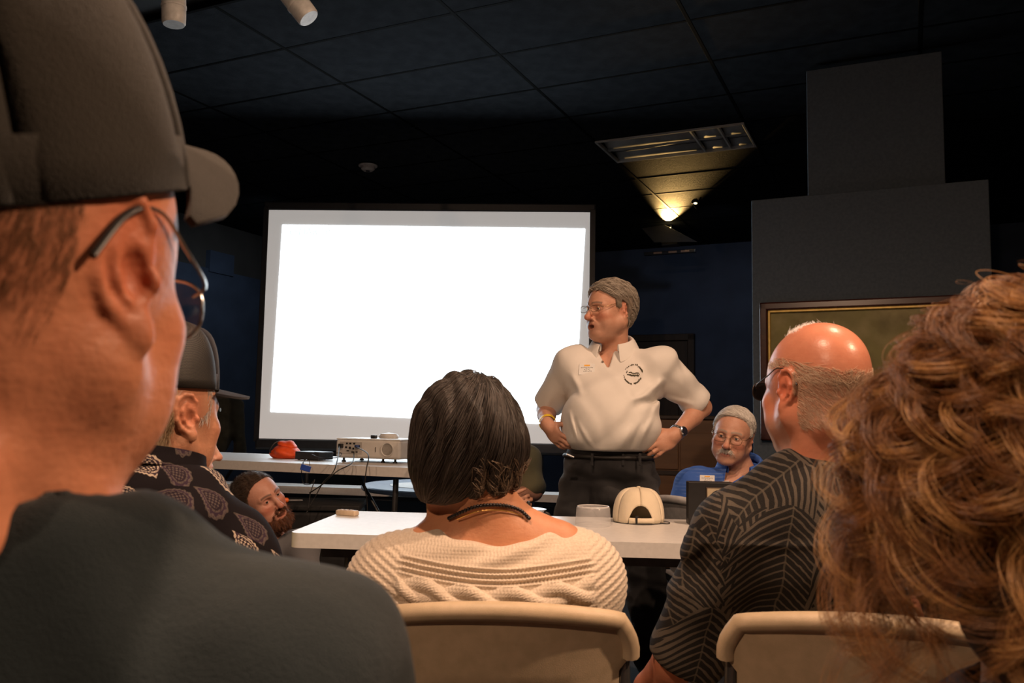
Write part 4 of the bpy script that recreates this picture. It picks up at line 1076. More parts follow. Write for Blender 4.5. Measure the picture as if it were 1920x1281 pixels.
    p, Rm = local(1131, 676); q = MB().lathe([(0, 0), (.0048, .0005), (.0052, .002), (0, .0028)], 14, p-pp.L, Vector(Rm[:, 1]).to_track_quat('Z', 'Y').to_matrix().to_4x4()); q.build('button', simple('brown_button', (.12, .08, .05), .4), pp.root, smooth=40)
    jm = cloth_mat('black_denim', (.016, .016, .018), (.028, .028, .030), 18, .85, .5)
    Jt = dict(J)
    def tf(v):
        Rm, up, fw, rt = torso(v, J, .012, arms=False, belly=.04)
        v.ell(W(1142, 868, 3.70), (.195, .150, .11), Rm, .03)
        v.cut((0, 0, W(1140, 838, 3.6)[2]), (0, 0, 1), .01); legs(v, J, .024)
        v.cone(W(1140, 930, 3.62), W(1140, 1010, 3.72), .06, .05, .03)
        v.field(wob((.004, 30, 15, 38, 0), (.003, -36, 20, 50, 1), (.002, 10, 10, 90, .5)))
        for a in ('al', 'ar'): v.cut(np.array(J[a])+np.array([0, 0, -.04]), (0, 0, -1))
    o, TV, TQ = garment(pp, 'jeans', jm, J, .0065, .02, tf, ('pelvis', 'hl', 'hr', 'kl', 'kr', 'al', 'ar'), .20)
    beltm = simple('black_leather', (.010, .009, .008), .6)
    zt = W(1140, 850, 3.6)[2]; pts = []; ce = W(1142, 858, 3.70); rel = TV-ce; az = np.arctan2(rel[:, 1], rel[:, 0]); rr_ = np.hypot(rel[:, 0], rel[:, 1]); bandm = np.abs(TV[:, 2]-(zt-.016)) < .012
    for i in range(48):
        a = 2*PI*i/48; da = np.abs((az-a+PI) % (2*PI)-PI) < .12; mm = bandm & da; q = rr_[mm].max() if mm.any() else .18
        pts.append((ce[0]+q*math.cos(a)-pp.L[0], ce[1]+q*math.sin(a)-pp.L[1], zt-.016-pp.L[2]))
    MB().tube(pts, .009, 8, True).build('belt', beltm, pp.root, smooth=60)
    for px in (1110, 1168, 1200):
        p = W(px, 862, 3.545); MB().box((.010, .008, .05), p-pp.L, bev=.002).build('belt_loop', jm, pp.root)
    pe = W(1062, 852, 3.53)-pp.L; MB().tube([pe, pe+np.array([.030, 0, -.012])], .005, 8).build('pen_clip', m_steel, pp.root)
    shoes(pp, J, m_shoe)
    # hair
    hm = cloth_mat('grey_brown_hair', (.13, .10, .075), (.24, .19, .14), 40, .55, .6)
    def fnl(L, g):
        return g
    line = (HAIRLINE[0], [-.070, -.072, -.045, .02, .034, .0, .004, .036, .066, .080, .082])
    HV, HQ = hair_shell(h, .012, line, .003, wobble=wob((.0025, 160, 90, 60, 0), (.002, 90, 150, 200, 1)))
    ho = pp.put('hair', HV, HQ, hm); HN = vnormals(HV, HQ)
    dv = h.R @ np.array([-.5, -.8, -.4]); L_ = h.loc(HV); cur = comb(HV, HN, ~((L_[:, 1] > -.045) & (L_[:, 2] < .055)), 6500, .030, dv, 5, .001, .003, .12)
    strands('hair_strands', cur, .0007, hair_mat('grey_hair', (.20, .16, .12), (.50, .45, .38)), ho)
    glasses(h, pp.root, m_gold_wire, m_lens, .023, .013, -.003, earz=.030)
    # yellow wristband, steel watch
    d = nrm(np.array(J['wr'])-np.array(J['er'])); c = np.array(J['wr'])-d*.030
    q = Vector(d).to_track_quat('Z', 'Y').to_matrix().to_4x4()
    MB().lathe([(.0345, -.010), (.0375, -.009), (.0375, .009), (.0345, .010)], 32, c-pp.L, q, caps=False).build('yellow_wristband', simple('yellow_rubber', (.75, .52, .02), .45), pp.root, smooth=40)['label'] = 'yellow wristband'
    d = nrm(np.array(J['wl'])-np.array(J['el'])); c = np.array(J['wl'])-d*.016; q = Vector(d).to_track_quat('Z', 'Y').to_matrix().to_4x4()
    wt = bpy.data.objects.new('wristwatch', None); COL.objects.link(wt); wt.parent = pp.root; wt.location = c-pp.L
    for i in range(22):
        a = 2*PI*i/22; l = q @ Matrix.Rotation(a, 4, 'Z') @ Matrix.Translation((.0325, 0, 0))
        MB().box((.004, .0085, .017), (0, 0, 0), l, bev=.001).build('bracelet_link', m_steel, wt)
    cam_dir = nrm(np.array([.62, -.75, .2])); cam_dir = nrm(cam_dir-d*(cam_dir @ d)); fq = Vector(cam_dir).to_track_quat('Z', 'Y').to_matrix().to_4x4()
    MB().lathe([(.0, .030), (.019, .030), (.021, .034), (.021, .040), (.0175, .043), (.0, .042)], 32, (0, 0, 0), fq).build('watch_case', m_steel, wt, smooth=40)
    MB().lathe([(.0, .0432), (.0165, .0432), (.0, .0436)], 32, (0, 0, 0), fq).build('watch_dial', simple('dark_dial', (.02, .02, .03), .15), wt)
    return pp
# ---- seated person in a blue polo
def blue_polo():
    J = dict(neck=W(1392, 884, 3.88), pelvis=np.array([1.06, 4.02, .50]), sr=W(1300, 912, 3.82), sl=W(1478, 918, 3.90), er=W(1268, 985, 3.78), el=W(1500, 1010, 3.82), wr=W(1335, 1030, 3.62), wl=W(1425, 1040, 3.62), chest=W(1388, 940, 3.90),
             hr=np.array([.95, 3.95, .50]), hl=np.array([1.15, 3.95, .50]), kr=np.array([1.27, 3.62, .52]), kl=np.array([1.45, 3.80, .52]), ar=np.array([1.29, 3.60, .10]), al=np.array([1.48, 3.78, .10]), toe_ar=(.6, -1, 0), toe_al=(.8, -1, 0))
    pp = Person('seated person with white hair and moustache wearing a blue polo', (1.02, 3.95, 0))
    h = Head(W(1374, 817, 3.84), frame((-.42, -.90, -.06), roll=R(11)), 1.06)
    P = dict(nose=1.1, nw=1.15, jaw=1.0, fat=.004, brow=(.35, .30, .25), ear=1.15, smile=.15, flush=1.0, eye=.0028)
    V, Q = body(pp, J, h, P, (.60, .33, .23), belly=.05, extra=lambda v: [hand(v, J['wr'], (.7, -.5, -.1), (0, .2, -1), (.3, .4, .3), 1), hand(v, J['wl'], (-.7, -.5, -.1), (0, .2, -1), (.3, .4, .3), -1)])
    eye_mesh(h, pp.root, (.10, .12, .14), (.1, -.05))
    sm = Mat('blue_striped_knit', (.05, .12, .42), .8, 0, .3); x, y, z = sm.xyz(sm.coord()); 
    st = step(sin(z*420+sm.noise(6, 2)*6), .2, .8)*step(sm.noise(9, 3), .42, .62); cc_ = sm.mix(st, (.045, .125, .46), (.13, .23, .55)); sm.color(cc_); sm.bump(sm.noise(14, 3)+sm.noise(1200, 1)*.2, .3, .01); sm = sm.m
    def fn(v):
        Rm, up, fw, rt = torso(v, J, .020, sleeve=.9, belly=.08, sl_r=.066)
        v.field(wob((.004, 30, 26, -34, 0), (.003, -22, 18, 46, 1.2), (.0025, 55, 30, 10, .4)))
        for (x0, y0, x1, y1, a) in ((1290, 938, 1330, 908, .010), (1280, 955, 1312, 915, -.010), (1345, 922, 1330, 890, .008), (1275, 960, 1292, 925, .010), (1310, 900, 1350, 895, .006), (1400, 930, 1440, 905, .008)):
            v.ridge(W(x0, y0, 3.74), W(x1, y1, 3.76), .014, a, -fw)
        v.cone(np.array(J['neck'])+np.array([0, 0, -.04]), np.array(J['neck'])+np.array([-.02, -.05, .12]), .062, .085, .006, 's')
        for (px, py, w_) in ((1378, 878, .045), (1374, 886, .036), (1369, 894, .026), (1365, 901, .016), (1362, 907, .008)): v.cone(W(px, py, 3.55), W(px, py, 3.84), w_, w_, .003, 's')
    garment(pp, 'polo_shirt', sm, J, .006, .02, fn, TORSO, .25)
    collar('collar', sm, pp.root, np.array(J['neck'])+np.array([-.014, -.022, .022]), frame((-.35, -.94, 0)), .082, .092, .030, .056, .03, 32, .019, .36)
    trousers(pp, J, cloth_mat('dark_trousers', (.015, .016, .02), (.025, .026, .03)), .56); shoes(pp, J, m_shoe)
    p = W(1326, 899, 3.69); badge(pp, p, frame((-.3, -.92, .25)), .062, .036)
    pl = W(1361, 905, 3.635)-pp.L; MB().box((.028, .006, .012), pl, (0, R(-8), R(-10)), bev=.001).build('shirt_placket', m_wpaper, pp.root)
    hm = cloth_mat('white_hair', (.50, .47, .42), (.66, .62, .56), 40, .55, .6)
    line = (HAIRLINE[0], [-.066, -.068, -.04, .024, .036, .010, .008, .046, .082, .097, .100])
    HV, HQ = hair_shell(h, .009, line, .003, wobble=wob((.001, 160, 90, 60, 0), (.001, 90, 150, 200, 1)))
    ho = pp.put('hair', HV, HQ, hm); HN = vnormals(HV, HQ)
    strands('hair_strands', comb(HV, HN, h.loc(HV)[:, 2] > .03, 4800, .030, h.R @ np.array([.8, -.6, -.2]), 5, .001, .002, .10), .0007, hair_mat('silver_hair', (.55, .52, .47), (.85, .82, .77)), ho)
    moustache(pp, h, (.42, .38, .32), (.80, .76, .70), .030, 900)
    glasses(h, pp.root, m_gold_wire, m_lens, .024, .017, -.007, earz=.032)
    return pp
def moustache(pp, h, c1, c2, w_, n, drop=.012):
    v = Vox(*[axis([(h.w((0, .09, -.06))[i]-.06, h.w((0, .09, -.06))[i]+.06, .002)]) for i in range(3)])
    for sg in (-1, 1): h.chain(v, [(0, .099, -.0555), (sg*w_*.5, .095, -.0575), (sg*w_, .082, -.064-drop*.5)], [.0055, .0060, .0035], .004)
    V, Q = v.nets(1); o = pp.put('moustache', V, Q, cloth_mat('moustache_base', c1, c2, 60, .6, .5)); N = vnormals(V, Q)
    strands('moustache_hair', sprout(V, N, np.ones(len(V), bool), n, .011, h.R @ np.array([0, .2, -1]), .2, 4, .4), .0006, hair_mat('moustache_strands', c1, c2), o)
# ---- bearded person crouching
def bearded():
    J = dict(neck=W(508, 1008, 3.80), pelvis=np.array([-1.16, 3.86, .24]), sl=W(566, 1026, 3.78), sr=W(408, 1050, 3.78), el=W(575, 1130, 3.62), er=W(380, 1160, 3.7), wl=W(520, 1120, 3.45), wr=W(440, 1150, 3.45),
             hl=np.array([-1.07, 3.84, .26]), hr=np.array([-1.25, 3.84, .26]), kl=np.array([-.98, 3.50, .36]), kr=np.array([-1.30, 3.50, .36]), al=np.array([-1.0, 3.62, .10]), ar=np.array([-1.28, 3.62, .10]), toe_al=(.1, -1, 0), toe_ar=(-.1, -1, 0))
    pp = Person('bearded smiling person in a grey tee crouching by the projector table', (-1.14, 3.75, 0))
    h = Head(W(486, 937, 3.74), frame((.80, -.60, .14), roll=R(-27)), 1.07)
    P = dict(mouth=.75, smile=1.0, nose=1.0, jaw=1.0, brow=(.08, .045, .03), ear=1.0, flush=1.0, eye=.0030)
    V, Q = body(pp, J, h, P, (.55, .28, .20), extra=lambda v: [hand(v, J['wl'], (-.4, -.8, -.3), (0, 0, -1), (.3, .4, .3), -1), hand(v, J['wr'], (.4, -.8, -.3), (0, 0, -1), (.3, .4, .3), 1)])
    eye_mesh(h, pp.root, (.06, .05, .04), (.15, .1))
    sm = cloth_mat('grey_tee', (.13, .13, .14), (.17, .17, .18), 8, .85, .3)
    def fn(v):
        torso(v, J, .016, sleeve=.75, sl_r=.062); v.field(wob((.003, 34, 22, -30, 0), (.003, -25, 18, 42, 1.2)))
        v.cone(np.array(J['neck'])+np.array([0, 0, -.03]), np.array(J['neck'])+np.array([0, -.03, .12]), .062, .08, .006, 's')
    garment(pp, 'tee_shirt', sm, J, .008, .016, fn, TORSO, .17)
    trousers(pp, J, cloth_mat('dark_jeans', (.012, .014, .02), (.02, .022, .03)), .36); shoes(pp, J, m_shoe)
    hm = cloth_mat('dark_brown_hair', (.030, .017, .010), (.055, .032, .018), 50, .5, .6)
    HV, HQ = hair_shell(h, .006, (HAIRLINE[0], [-.058, -.062, -.030, .012, .022, -.012, -.010, .040, .080, .094, .098]), .003, wobble=wob((.001, 160, 90, 60, 0)))
    ho = pp.put('hair', HV, HQ, hm); strands('hair_strands', comb(HV, vnormals(HV, HQ), np.ones(len(HV), bool), 4000, .012, h.R @ np.array([.2, .6, .2]), 4, .001, .004, .25), .0005, hair_mat('brown_strands', (.03, .016, .01), (.09, .05, .03)), ho)
    o_ = h.w((0, .03, -.08)); v = Vox(*[axis([(o_[i]-.14, o_[i]+.14, .0028)]) for i in range(3)])
    for sg in (-1, 1):
        h.chain(v, [(sg*.066, .004, -.010), (sg*.064, .012, -.045), (sg*.052, .040, -.080), (sg*.028, .074, -.105), (0, .086, -.115)], [.011, .014, .019, .023, .025], .012)
        h.chain(v, [(0, .098, -.0545), (sg*.018, .094, -.056), (sg*.031, .080, -.070), (sg*.030, .072, -.090)], [.005, .006, .007, .010], .006)
    h.ell(v, (0, .05, -.118), (.04, .04, .02), .015)
    h.ell(v, (0, .097, -.074), (.019, .03, .0125), .004, 's')
    v.field(wob((.002, 220, 100, 130, 0), (.0015, 120, 210, 90, 1)))
    BV, BQ = v.nets(1); bo = pp.put('beard', BV, BQ, cloth_mat('auburn_beard', (.065, .022, .010), (.12, .045, .02), 60, .55, .7))
    strands('beard_hair', sprout(BV, vnormals(BV, BQ), np.ones(len(BV), bool), 3600, .014, h.R @ np.array([0, .3, -1]), .35, 4, .35), .0006, hair_mat('auburn_strands', (.07, .024, .01), (.20, .075, .03)), bo)
    tz = h.w((0, .088, -.0685)); b = MB(); M4 = Matrix([[*h.R[i], 0] for i in range(3)]+[[0, 0, 0, 1]])
    for i in range(8): b.box((.0046, .004, .006), Vector(h.w(((i-3.5)*.0049, .0865-.00035*(i-3.5)**2, -.0690)))-Vector(pp.L), M4, bev=.001)
    o = b.build('teeth', simple('tooth_ivory', (.75, .70, .60), .3), pp.root)
    return pp
# ---- olive shirt, arms folded, behind the woman
def olive():
    J = dict(neck=W(905, 838, 4.02), pelvis=np.array([-.16, 4.12, .50]), sl=W(980, 862, 3.98), sr=W(830, 868, 4.02), el=W(1000, 922, 3.96), er=W(815, 935, 3.95), wl=W(930, 950, 3.78), wr=W(948, 952, 3.80),
             hl=np.array([-.06, 4.08, .5]), hr=np.array([-.26, 4.08, .5]), kl=np.array([-.06, 3.66, .52]), kr=np.array([-.30, 3.66, .52]), al=np.array([-.05, 3.64, .1]), ar=np.array([-.30, 3.64, .1]), toe_al=(0, -1, 0), toe_ar=(0, -1, 0))
    pp = Person('person in an olive tee with folded arms, hidden behind the seated woman', (-.16, 4.05, 0))
    h = Head(W(893, 770, 4.0), frame((-.3, -.95, -.02)), 1.0)
    V, Q = body(pp, J, h, dict(brow=(.2, .16, .1), ear=1), SKIN, belly=.03, hres=.004, extra=lambda v: [hand(v, J['wr'], (.5, -.2, .1), (-.3, .9, 0), (.9, 1.0, .8), 1), hand(v, J['wl'], (-.9, -.1, 0), (0, 1, .2), (.8, .9, .6), -1)])
    eye_mesh(h, pp.root, (.1, .08, .06))
    sm = cloth_mat('olive_tee', (.13, .125, .075), (.18, .17, .10), 8, .85, .3)
    def fn(v):
        torso(v, J, .018, sleeve=.80, belly=.06, sl_r=.068); v.field(wob((.003, 34, 22, -30, 0), (.003, -25, 18, 42, 1.2)))
        v.cone(np.array(J['neck'])+np.array([0, 0, -.03]), np.array(J['neck'])+np.array([0, -.03, .12]), .062, .08, .006, 's')
    garment(pp, 'tee_shirt', sm, J, .007, .016, fn, TORSO, .17)
    trousers(pp, J, cloth_mat('dark_trousers', (.012, .014, .02), (.02, .022, .03)), .56, res=.012); shoes(pp, J, m_shoe)
    HV, HQ = hair_shell(h, .010, HAIRLINE, .004); pp.put('hair', HV, HQ, cloth_mat('grey_hair_base', (.2, .17, .14), (.3, .26, .22), 50))
    return pp
# ---- ball caps
def ball_cap(name, parent, h, mat, mats=None, height=.125, rx=.087, ry=.104, bill=True, bend=.022, bill_len=.075, back_gap=False, panels=6, pos=(0, -.012, .046), tilt=0.0, bump=.003, bill_w=.078, bill_drop=.02, flat_top=.0, front_boost=.0, boxy=.62, bill_up=0.0, yaw=0.0):
    "crown of sewn panels, curved bill, top button; h gives the frame"
    g = bpy.data.objects.new(name, None); COL.objects.link(g)
    if parent is not None: g.parent = parent
    base = h.w(pos); off = parent_loc(parent) if parent is not None else np.zeros(3); g.location = base-off
    Rc = h.R @ rotm('z', yaw) @ rotm('x', tilt); s_ = h.s
    def T(p): return Vector(Rc @ (np.asarray(p)*s_))
    def dome(a, t):
        # a azimuth (0 front), t 0 rim .. 1 top
        c = math.cos(t*PI/2)**boxy; z = height*math.sin(t*PI/2)**(.95); z += front_boost*max(0, math.cos(a))**2*math.sin(min(1, t*1.4)*PI)*.9
        x, y = rx*c*math.sin(a), ry*c*math.cos(a)
        return np.array([x, y, z])
    n, m_ = 10, 14
    for k in range(panels):
        a0 = 2*PI*(k)/panels; pts = []
        for i in range(n+1):
            q = i/n; a = a0+2*PI/panels*q; row = []
            for j in range(m_+1):
                t = j/m_; p = dome(a, t*.985); rad = nrm(p*np.array([1/rx**2, 1/ry**2, 1/height**2])*np.array([1, 1, 1]))
                seam = -.0022*math.exp(-(min(q, 1-q)/.07)**2)+bump*math.sin(q*PI)*math.sin(t*PI)
                tt = t
                if back_gap and k in (2, 3):
                    # arch over the strap at the back (azimuth pi)
                    da = abs(a-PI); lim = .46
                    if da < lim:
                        tmin = .34*math.sqrt(max(0, 1-(da/lim)**2)); tt = tmin+(1-tmin)*t; p = dome(a, tt*.985); rad = nrm(p*np.array([1/rx**2, 1/ry**2, 1/height**2]))
                row.append(T(p+rad*seam))
            pts.append(row)
        b = MB(); b.grid(pts); mt_ = mats[k] if mats else mat
        o = b.build('crown_panel', mt_, g, smooth=70); solidify(o, .0025, -1)
    MB().lathe([(0, .005), (.006, .004), (.0078, .0015), (.008, 0)], 16, T((0, 0, height)), Matrix([[*Rc[i], 0] for i in range(3)]+[[0, 0, 0, 1]])).build('top_button', mat, g, smooth=50)
    # sweatband
    ring = []; 
    for i in range(41):
        a = 2*PI*i/40
        ring.append([T(dome(a, 0)*np.array([.985, .985, 1])+np.array([0, 0, z])) for z in (-.001, .012, .026)])
    if not back_gap:
        b = MB(); b.grid(ring); solidify(b.build('sweatband', mat, g, smooth=60), .003, -1)
    if bill:
        pts = []; nu, nv = 22, 9
        for i in range(nu+1):
            u = -1+2*i/nu; a = u*1.12; root = dome(a, 0)*np.array([.985, .985, 1]); row = []
            for j in range(nv+1):
                v_ = j/nv; L = bill_len*math.sqrt(max(0, 1-abs(u)**2.6)); p = root+np.array([u*.012*v_, L*v_, 0])
                p[0] = p[0]*(1-.10*v_); p[2] += .004+bill_up-bend*(abs(p[0])/.075)**2-bill_drop*v_*(L/bill_len)
                row.append(T(p))
            pts.append(row)
        b = MB(); b.grid(pts); o = b.build('bill', mat, g, smooth=60); solidify(o, .0045, 0); md = o.modifiers.new('edge', 'BEVEL'); md.width = .0015; md.segments = 2; md.limit_method = 'ANGLE'
    return g
# ---- folding chair of moulded resin: curved back with a rolled top rim, seat, steel tube legs
m_resin = Mat('beige_resin', (.60, .47, .31), .45, 0, .4); m_resin.vary((.56, .44, .29), (.64, .50, .34), 40); h_ = m_resin.noise(700, 2); m_resin.bump(h_, .25, .0012); m_resin = m_resin.m
m_ctube = simple('grey_chair_tube', (.16, .16, .165), .35, .8)
def folding_chair(label, loc, rz_, resin=None, group='beige resin folding chairs'):
    "sitter faces +y; origin on the floor under the seat"
    resin = resin or m_resin
    r = thing('folding_chair', label, 'chair', loc, rz_, group)
    # back panel outline in (x,z): wide rounded head on a narrower panel
    def back(x, z): return -.20-.10*(z-.45)/.35+.055*(1-(x/.23)**2)*-1+.055
    nx, nz = 30, 20; pts_f, pts_b = [], []
    def halfw(z):
        t = (.800-z)
        if t < .085: return .222-.075*max(0, (1-t/.085))**2.4 if t < .05 else .222-.0*(t)
        if t < .105: return .222-(t-.085)/.02*.024
        return .198
    zs = [.44+(.800-.44)*(1-(1-j/nz)**1.7) for j in range(nz+1)]
    V0 = []
    for z in zs:
        w_ = halfw(z); row = []
        for i in range(nx+1):
            x = -w_+2*w_*i/nx; crown = -.020*(x/.222)**2 if z > .72 else 0; zz = z+crown*(z-.72)/.08 if z > .72 else z
            rec = .010*min(1, max(0, (.115-abs(x))/.010))*(1 if .50 < z < .665 else 0)
            row.append((x, back(x, z)+rec, zz))
        V0.append(row)
    b = MB(); b.grid(V0); o = b.build('backrest', resin, r, smooth=50); solidify(o, .016, 0); md = o.modifiers.new('edge', 'BEVEL'); md.width = .004; md.segments = 2; md.limit_method = 'ANGLE'
    # rolled rim along the head
    rim = []; 
    for k in range(41):
        t = -1+2*k/40; a = abs(t); x = .218*math.copysign(min(1, a*1.12), t); z = .792-.020*(x/.222)**2
        if a > .80: q = (a-.80)/.20; x = math.copysign(.196+.022*math.sin(min(1, q*1.2)*PI/2), t); z = .772-.062*q-.0*q
        if a <= .80: x = t/.80*.196; z = .794-.022*(x/.2)**2
        rim.append((x, back(x, z)-.006, z))
    b = MB(); b.tube(rim, [.016]*41, 10); 
    b.build('top_rim', resin, r, smooth=60)
    V0 = []
    for j in range(13):
        y = -.20+.40*j/12; row = []
        for i in range(17):
            x = -.205+.41*i/16; row.append((x*(1-.06*(j/12)), y, .445+.020*(x/.2)**2+.012*(y/.2)**2-.02*max(0, (y-.12)/.08)**2))
        V0.append(row)
    b = MB(); b.grid(V0); o = b.build('seat', resin, r, smooth=50); solidify(o, .018); md = o.modifiers.new('edge', 'BEVEL'); md.width = .005; md.segments = 2; md.limit_method = 'ANGLE'
    for sx in (-1, 1):
        MB().tube(smoothpath([(sx*.208, back(.2, .70)+.012, .70), (sx*.215, -.20, .48), (sx*.215, .02, .30), (sx*.215, .26, .012)], 6), .0115, 10).build('leg', m_ctube, r, smooth=60)
        MB().tube(smoothpath([(sx*.200, .14, .425), (sx*.200, -.05, .25), (sx*.200, -.28, .012)], 6), .0115, 10).build('leg', m_ctube, r, smooth=60)
    MB().tube([(-.21, .21, .06), (.21, .21, .06)], .009, 8).build('cross_bar', m_ctube, r); MB().tube([(-.20, -.24, .07), (.20, -.24, .07)], .009, 8).build('cross_bar', m_ctube, r)
    return r
SEATLEGS = dict
def seated(J, cx, cy, face=0.0, spread=.11, z=.52):
    c, s_ = math.cos(face), math.sin(face)
    def T(x, y, zz): return np.array([cx+x*c-y*s_, cy+x*s_+y*c, zz])
    J.update(hr=T(.09, .0, z), hl=T(-.09, .0, z), kr=T(spread+.03, .42, z+.02), kl=T(-spread-.03, .42, z+.02), ar=T(spread+.03, .38, .10), al=T(-spread-.03, .38, .10)); f = T(0, 1, 0)-T(0, 0, 0); J['toe_ar'] = f; J['toe_al'] = f
# ---- near person in a dark cap
def near_man():
    J = dict(neck=np.array([-.262, .425, 1.058]), pelvis=np.array([-.28, .42, .52]), sr=np.array([-.127, .445, .944]), sl=np.array([-.430, .46, .95]), er=np.array([-.097, .50, .68]), el=np.array([-.47, .52, .68]), wr=np.array([-.14, .73, .62]), wl=np.array([-.40, .75, .62]), chest=np.array([-.270, .442, .845]))
    seated(J, -.27, .42, R(-4))
    pp = Person('person in a black cap, wire glasses and charcoal tee, seen closely from behind', (-.27, .42, 0))
    pp.skin = skin_mat('skin_ruddy', .5, .35)
    h = Head(W(-8, 490, .43), frame((.02, .99, -.03)), 1.06)
    P = dict(jaw=1.0, fat=.004, ear=1.0, earw=.95, flare=38, flush=.8, brow=(.25, .18, .12))
    def ex(v):
        for (a, b, r_, k) in ((h.w((-.04, -.068, -.095)), h.w((.035, -.066, -.100)), .016, .02), (h.w((-.04, -.064, -.124)), h.w((.038, -.062, -.128)), .015, .02)): v.cone(a, b, r_, r_, k)
    body(pp, J, h, P, (.66, .27, .145), res=.0075, hres=.0020, neck_r=.060, extra=lambda v: [ex(v), hand(v, J['wr'], (-.1, .9, -.3), (0, 0, -1), (.3, .4, .3), -1), hand(v, J['wl'], (.1, .9, -.3), (0, 0, -1), (.3, .4, .3), 1)])
    eye_mesh(h, pp.root, (.1, .08, .06))
    sm = cloth_mat('charcoal_tee', (.012, .020, .024), (.018, .028, .032), 14, .9, .5, 900, 18)
    def fn(v):
        Rm, up, fw, rt = torso(v, J, .016, sleeve=.85, sl_r=.066, belly=.05, k=.05)
        v.field(wob((.003, 30, 20, -36, 0), (.0025, -42, 18, 40, 1.2), (.0016, 70, 40, 30, .4)))
        for (x0, y0, x1, y1, w_, a) in ((330, 1010, 60, 990, .012, .002), (500, 1050, 250, 1060, .012, -.001), (690, 1110, 520, 1060, .010, .003)): v.ridge(W(x0, y0, .36), W(x1, y1, .34), w_, a, (.1, -1, 0))
        v.mouth(J['sr'], J['sr']+(J['er']-J['sr'])*.8, .058); v.mouth(J['sl'], J['sl']+(J['el']-J['sl'])*.8, .058)
        v.cone(J['neck']+np.array([0, 0, -.045]), J['neck']+np.array([.005, .02, .12]), .064, .080, .005, 's')
    garment(pp, 'tee_shirt', sm, J, .0055, .016, fn, TORSO, .15)
    # ribbed neckband
    n = np.array(J['neck']); ring = [n+np.array([.002+.073*math.sin(a), .008+.080*math.cos(a), -.012-.030*math.cos(a)])-pp.L for a in [2*PI*i/40 for i in range(40)]]
    trousers(pp, J, cloth_mat('dark_trousers', (.012, .014, .02), (.02, .022, .03)), .60, res=.012); shoes(pp, J, m_shoe)
    # cropped hair at the nape
    V, Q = pp.bodyV, pp.bodyQ; N = vnormals(V, Q); L = h.loc(V)
    m_ = (L[:, 1] < .03) & (L[:, 2] > -.040+.012*np.sin(L[:, 0]*90)) & (L[:, 2] < .06) & (np.abs(L[:, 0]) < .073) & (np.linalg.norm(L, axis=1) < .15) & ~((np.abs(L[:, 0]) > .060) & (L[:, 1] > -.055))
    m_ = m_ & (RNG.random(len(L)) < np.clip((L[:, 2]+.045)/.05, 0, 1)) & (L[:, 2] < .03)
    strands('cropped_hair', comb(V, N, m_, 9000, .008, h.R @ np.array([0, -.2, -1]), 4, .0001, .0008, .15), .00007, hair_mat('cropped_brown', (.18, .095, .05), (.32, .17, .09)), pp.body)
    cm = cloth_mat('black_cap_twill', (.020, .018, .015), (.032, .028, .022), 10, .9, .4, 700, 10)
    g = ball_cap('baseball_cap', pp.root, h, cm, height=.142, rx=.0835, ry=.117, pos=(0, -.016, .026), tilt=R(20), bend=.046, bill_len=.066, bill_drop=.010, panels=6, boxy=.85, bill_up=.026, yaw=R(-9))
    glasses(h, pp.root, m_wire, m_lens, .025, .019, -.006, yb=.112, tr=.0011, tipmat=m_black, earz=.024)
    return pp
# ---- paisley shirt and trucker cap
def paisley_mat():
    M = Mat('paisley_cotton', (.02, .015, .02), .85, 0, .1); co = M.coord()
    x, y, z = M.xyz(co); u = x+y*.25; vco = M.vec(u, z*.92+y*.5, 0.0)
    vo = M.node('ShaderNodeTexVoronoi'); vo.voronoi_dimensions = '2D'; vo.inputs['Scale'].default_value = 15.5; vo.inputs['Randomness'].default_value = .55; M.nt.links.new(vco, vo.inputs['Vector'])
    px, py, _ = M.xyz(vo.outputs['Position']); cr, cg, cb = M.xyz(vo.outputs['Color'])
    sv = M.xyz(vco); a = cr*1.4+.35+cg*3.0*0; ca, sa = cos(a), sin(a); dx, dy = (sv[0]-px)*15.5, (sv[1]-py)*15.5
    # teardrop: bend the long axis, taper towards the tail
    lx = dx*ca+dy*sa; ly = dy*ca-dx*sa; lx2 = lx+ly*ly*.75-.06; wdt = .27-ly*.30
    rr = sqrtv((lx2/mx(wdt, .03))*(lx2/mx(wdt, .03))+(ly/.50)*(ly/.50))
    edge = absv(rr-.88); scall = sin(E.m('ARCTAN2', ly, lx2)*15)*.05
    outline = lt(absv(rr+scall-.93), .09); ring2 = lt(absv(rr-.66), .05); inner = lt(rr, .52)
    nz = M.noise(420, 2); nz2 = M.noise(260, 1); dots = gt(nz2, .56); petals = gt(sin(lx2*60)*sin(ly*52), .1)
    deco = mx(mx(outline*gt(nz, .40), ring2*gt(nz, .44)), inner*petals*gt(nz, .38)); inside = lt(rr, 1.0)
    light = gt(cb, .42)
    body_ = M.mix(inside, (.010, .008, .010), (.024, .016, .024)); halo = lt(rr, .90)*gt(rr, .70)
    body_ = M.mix(halo*.7, body_, (.045, .028, .045))
    f = deco*(light*.85+.15); speck = gt(M.noise(700, 2), .68)*.25*inside
    c = M.mix(f, body_, (.46, .38, .30)); c = M.mix(speck, c, (.16, .11, .13)); M.color(c); M.bump(M.noise(1500, 1)*.2+M.noise(16, 3), .35, .01); return M.m
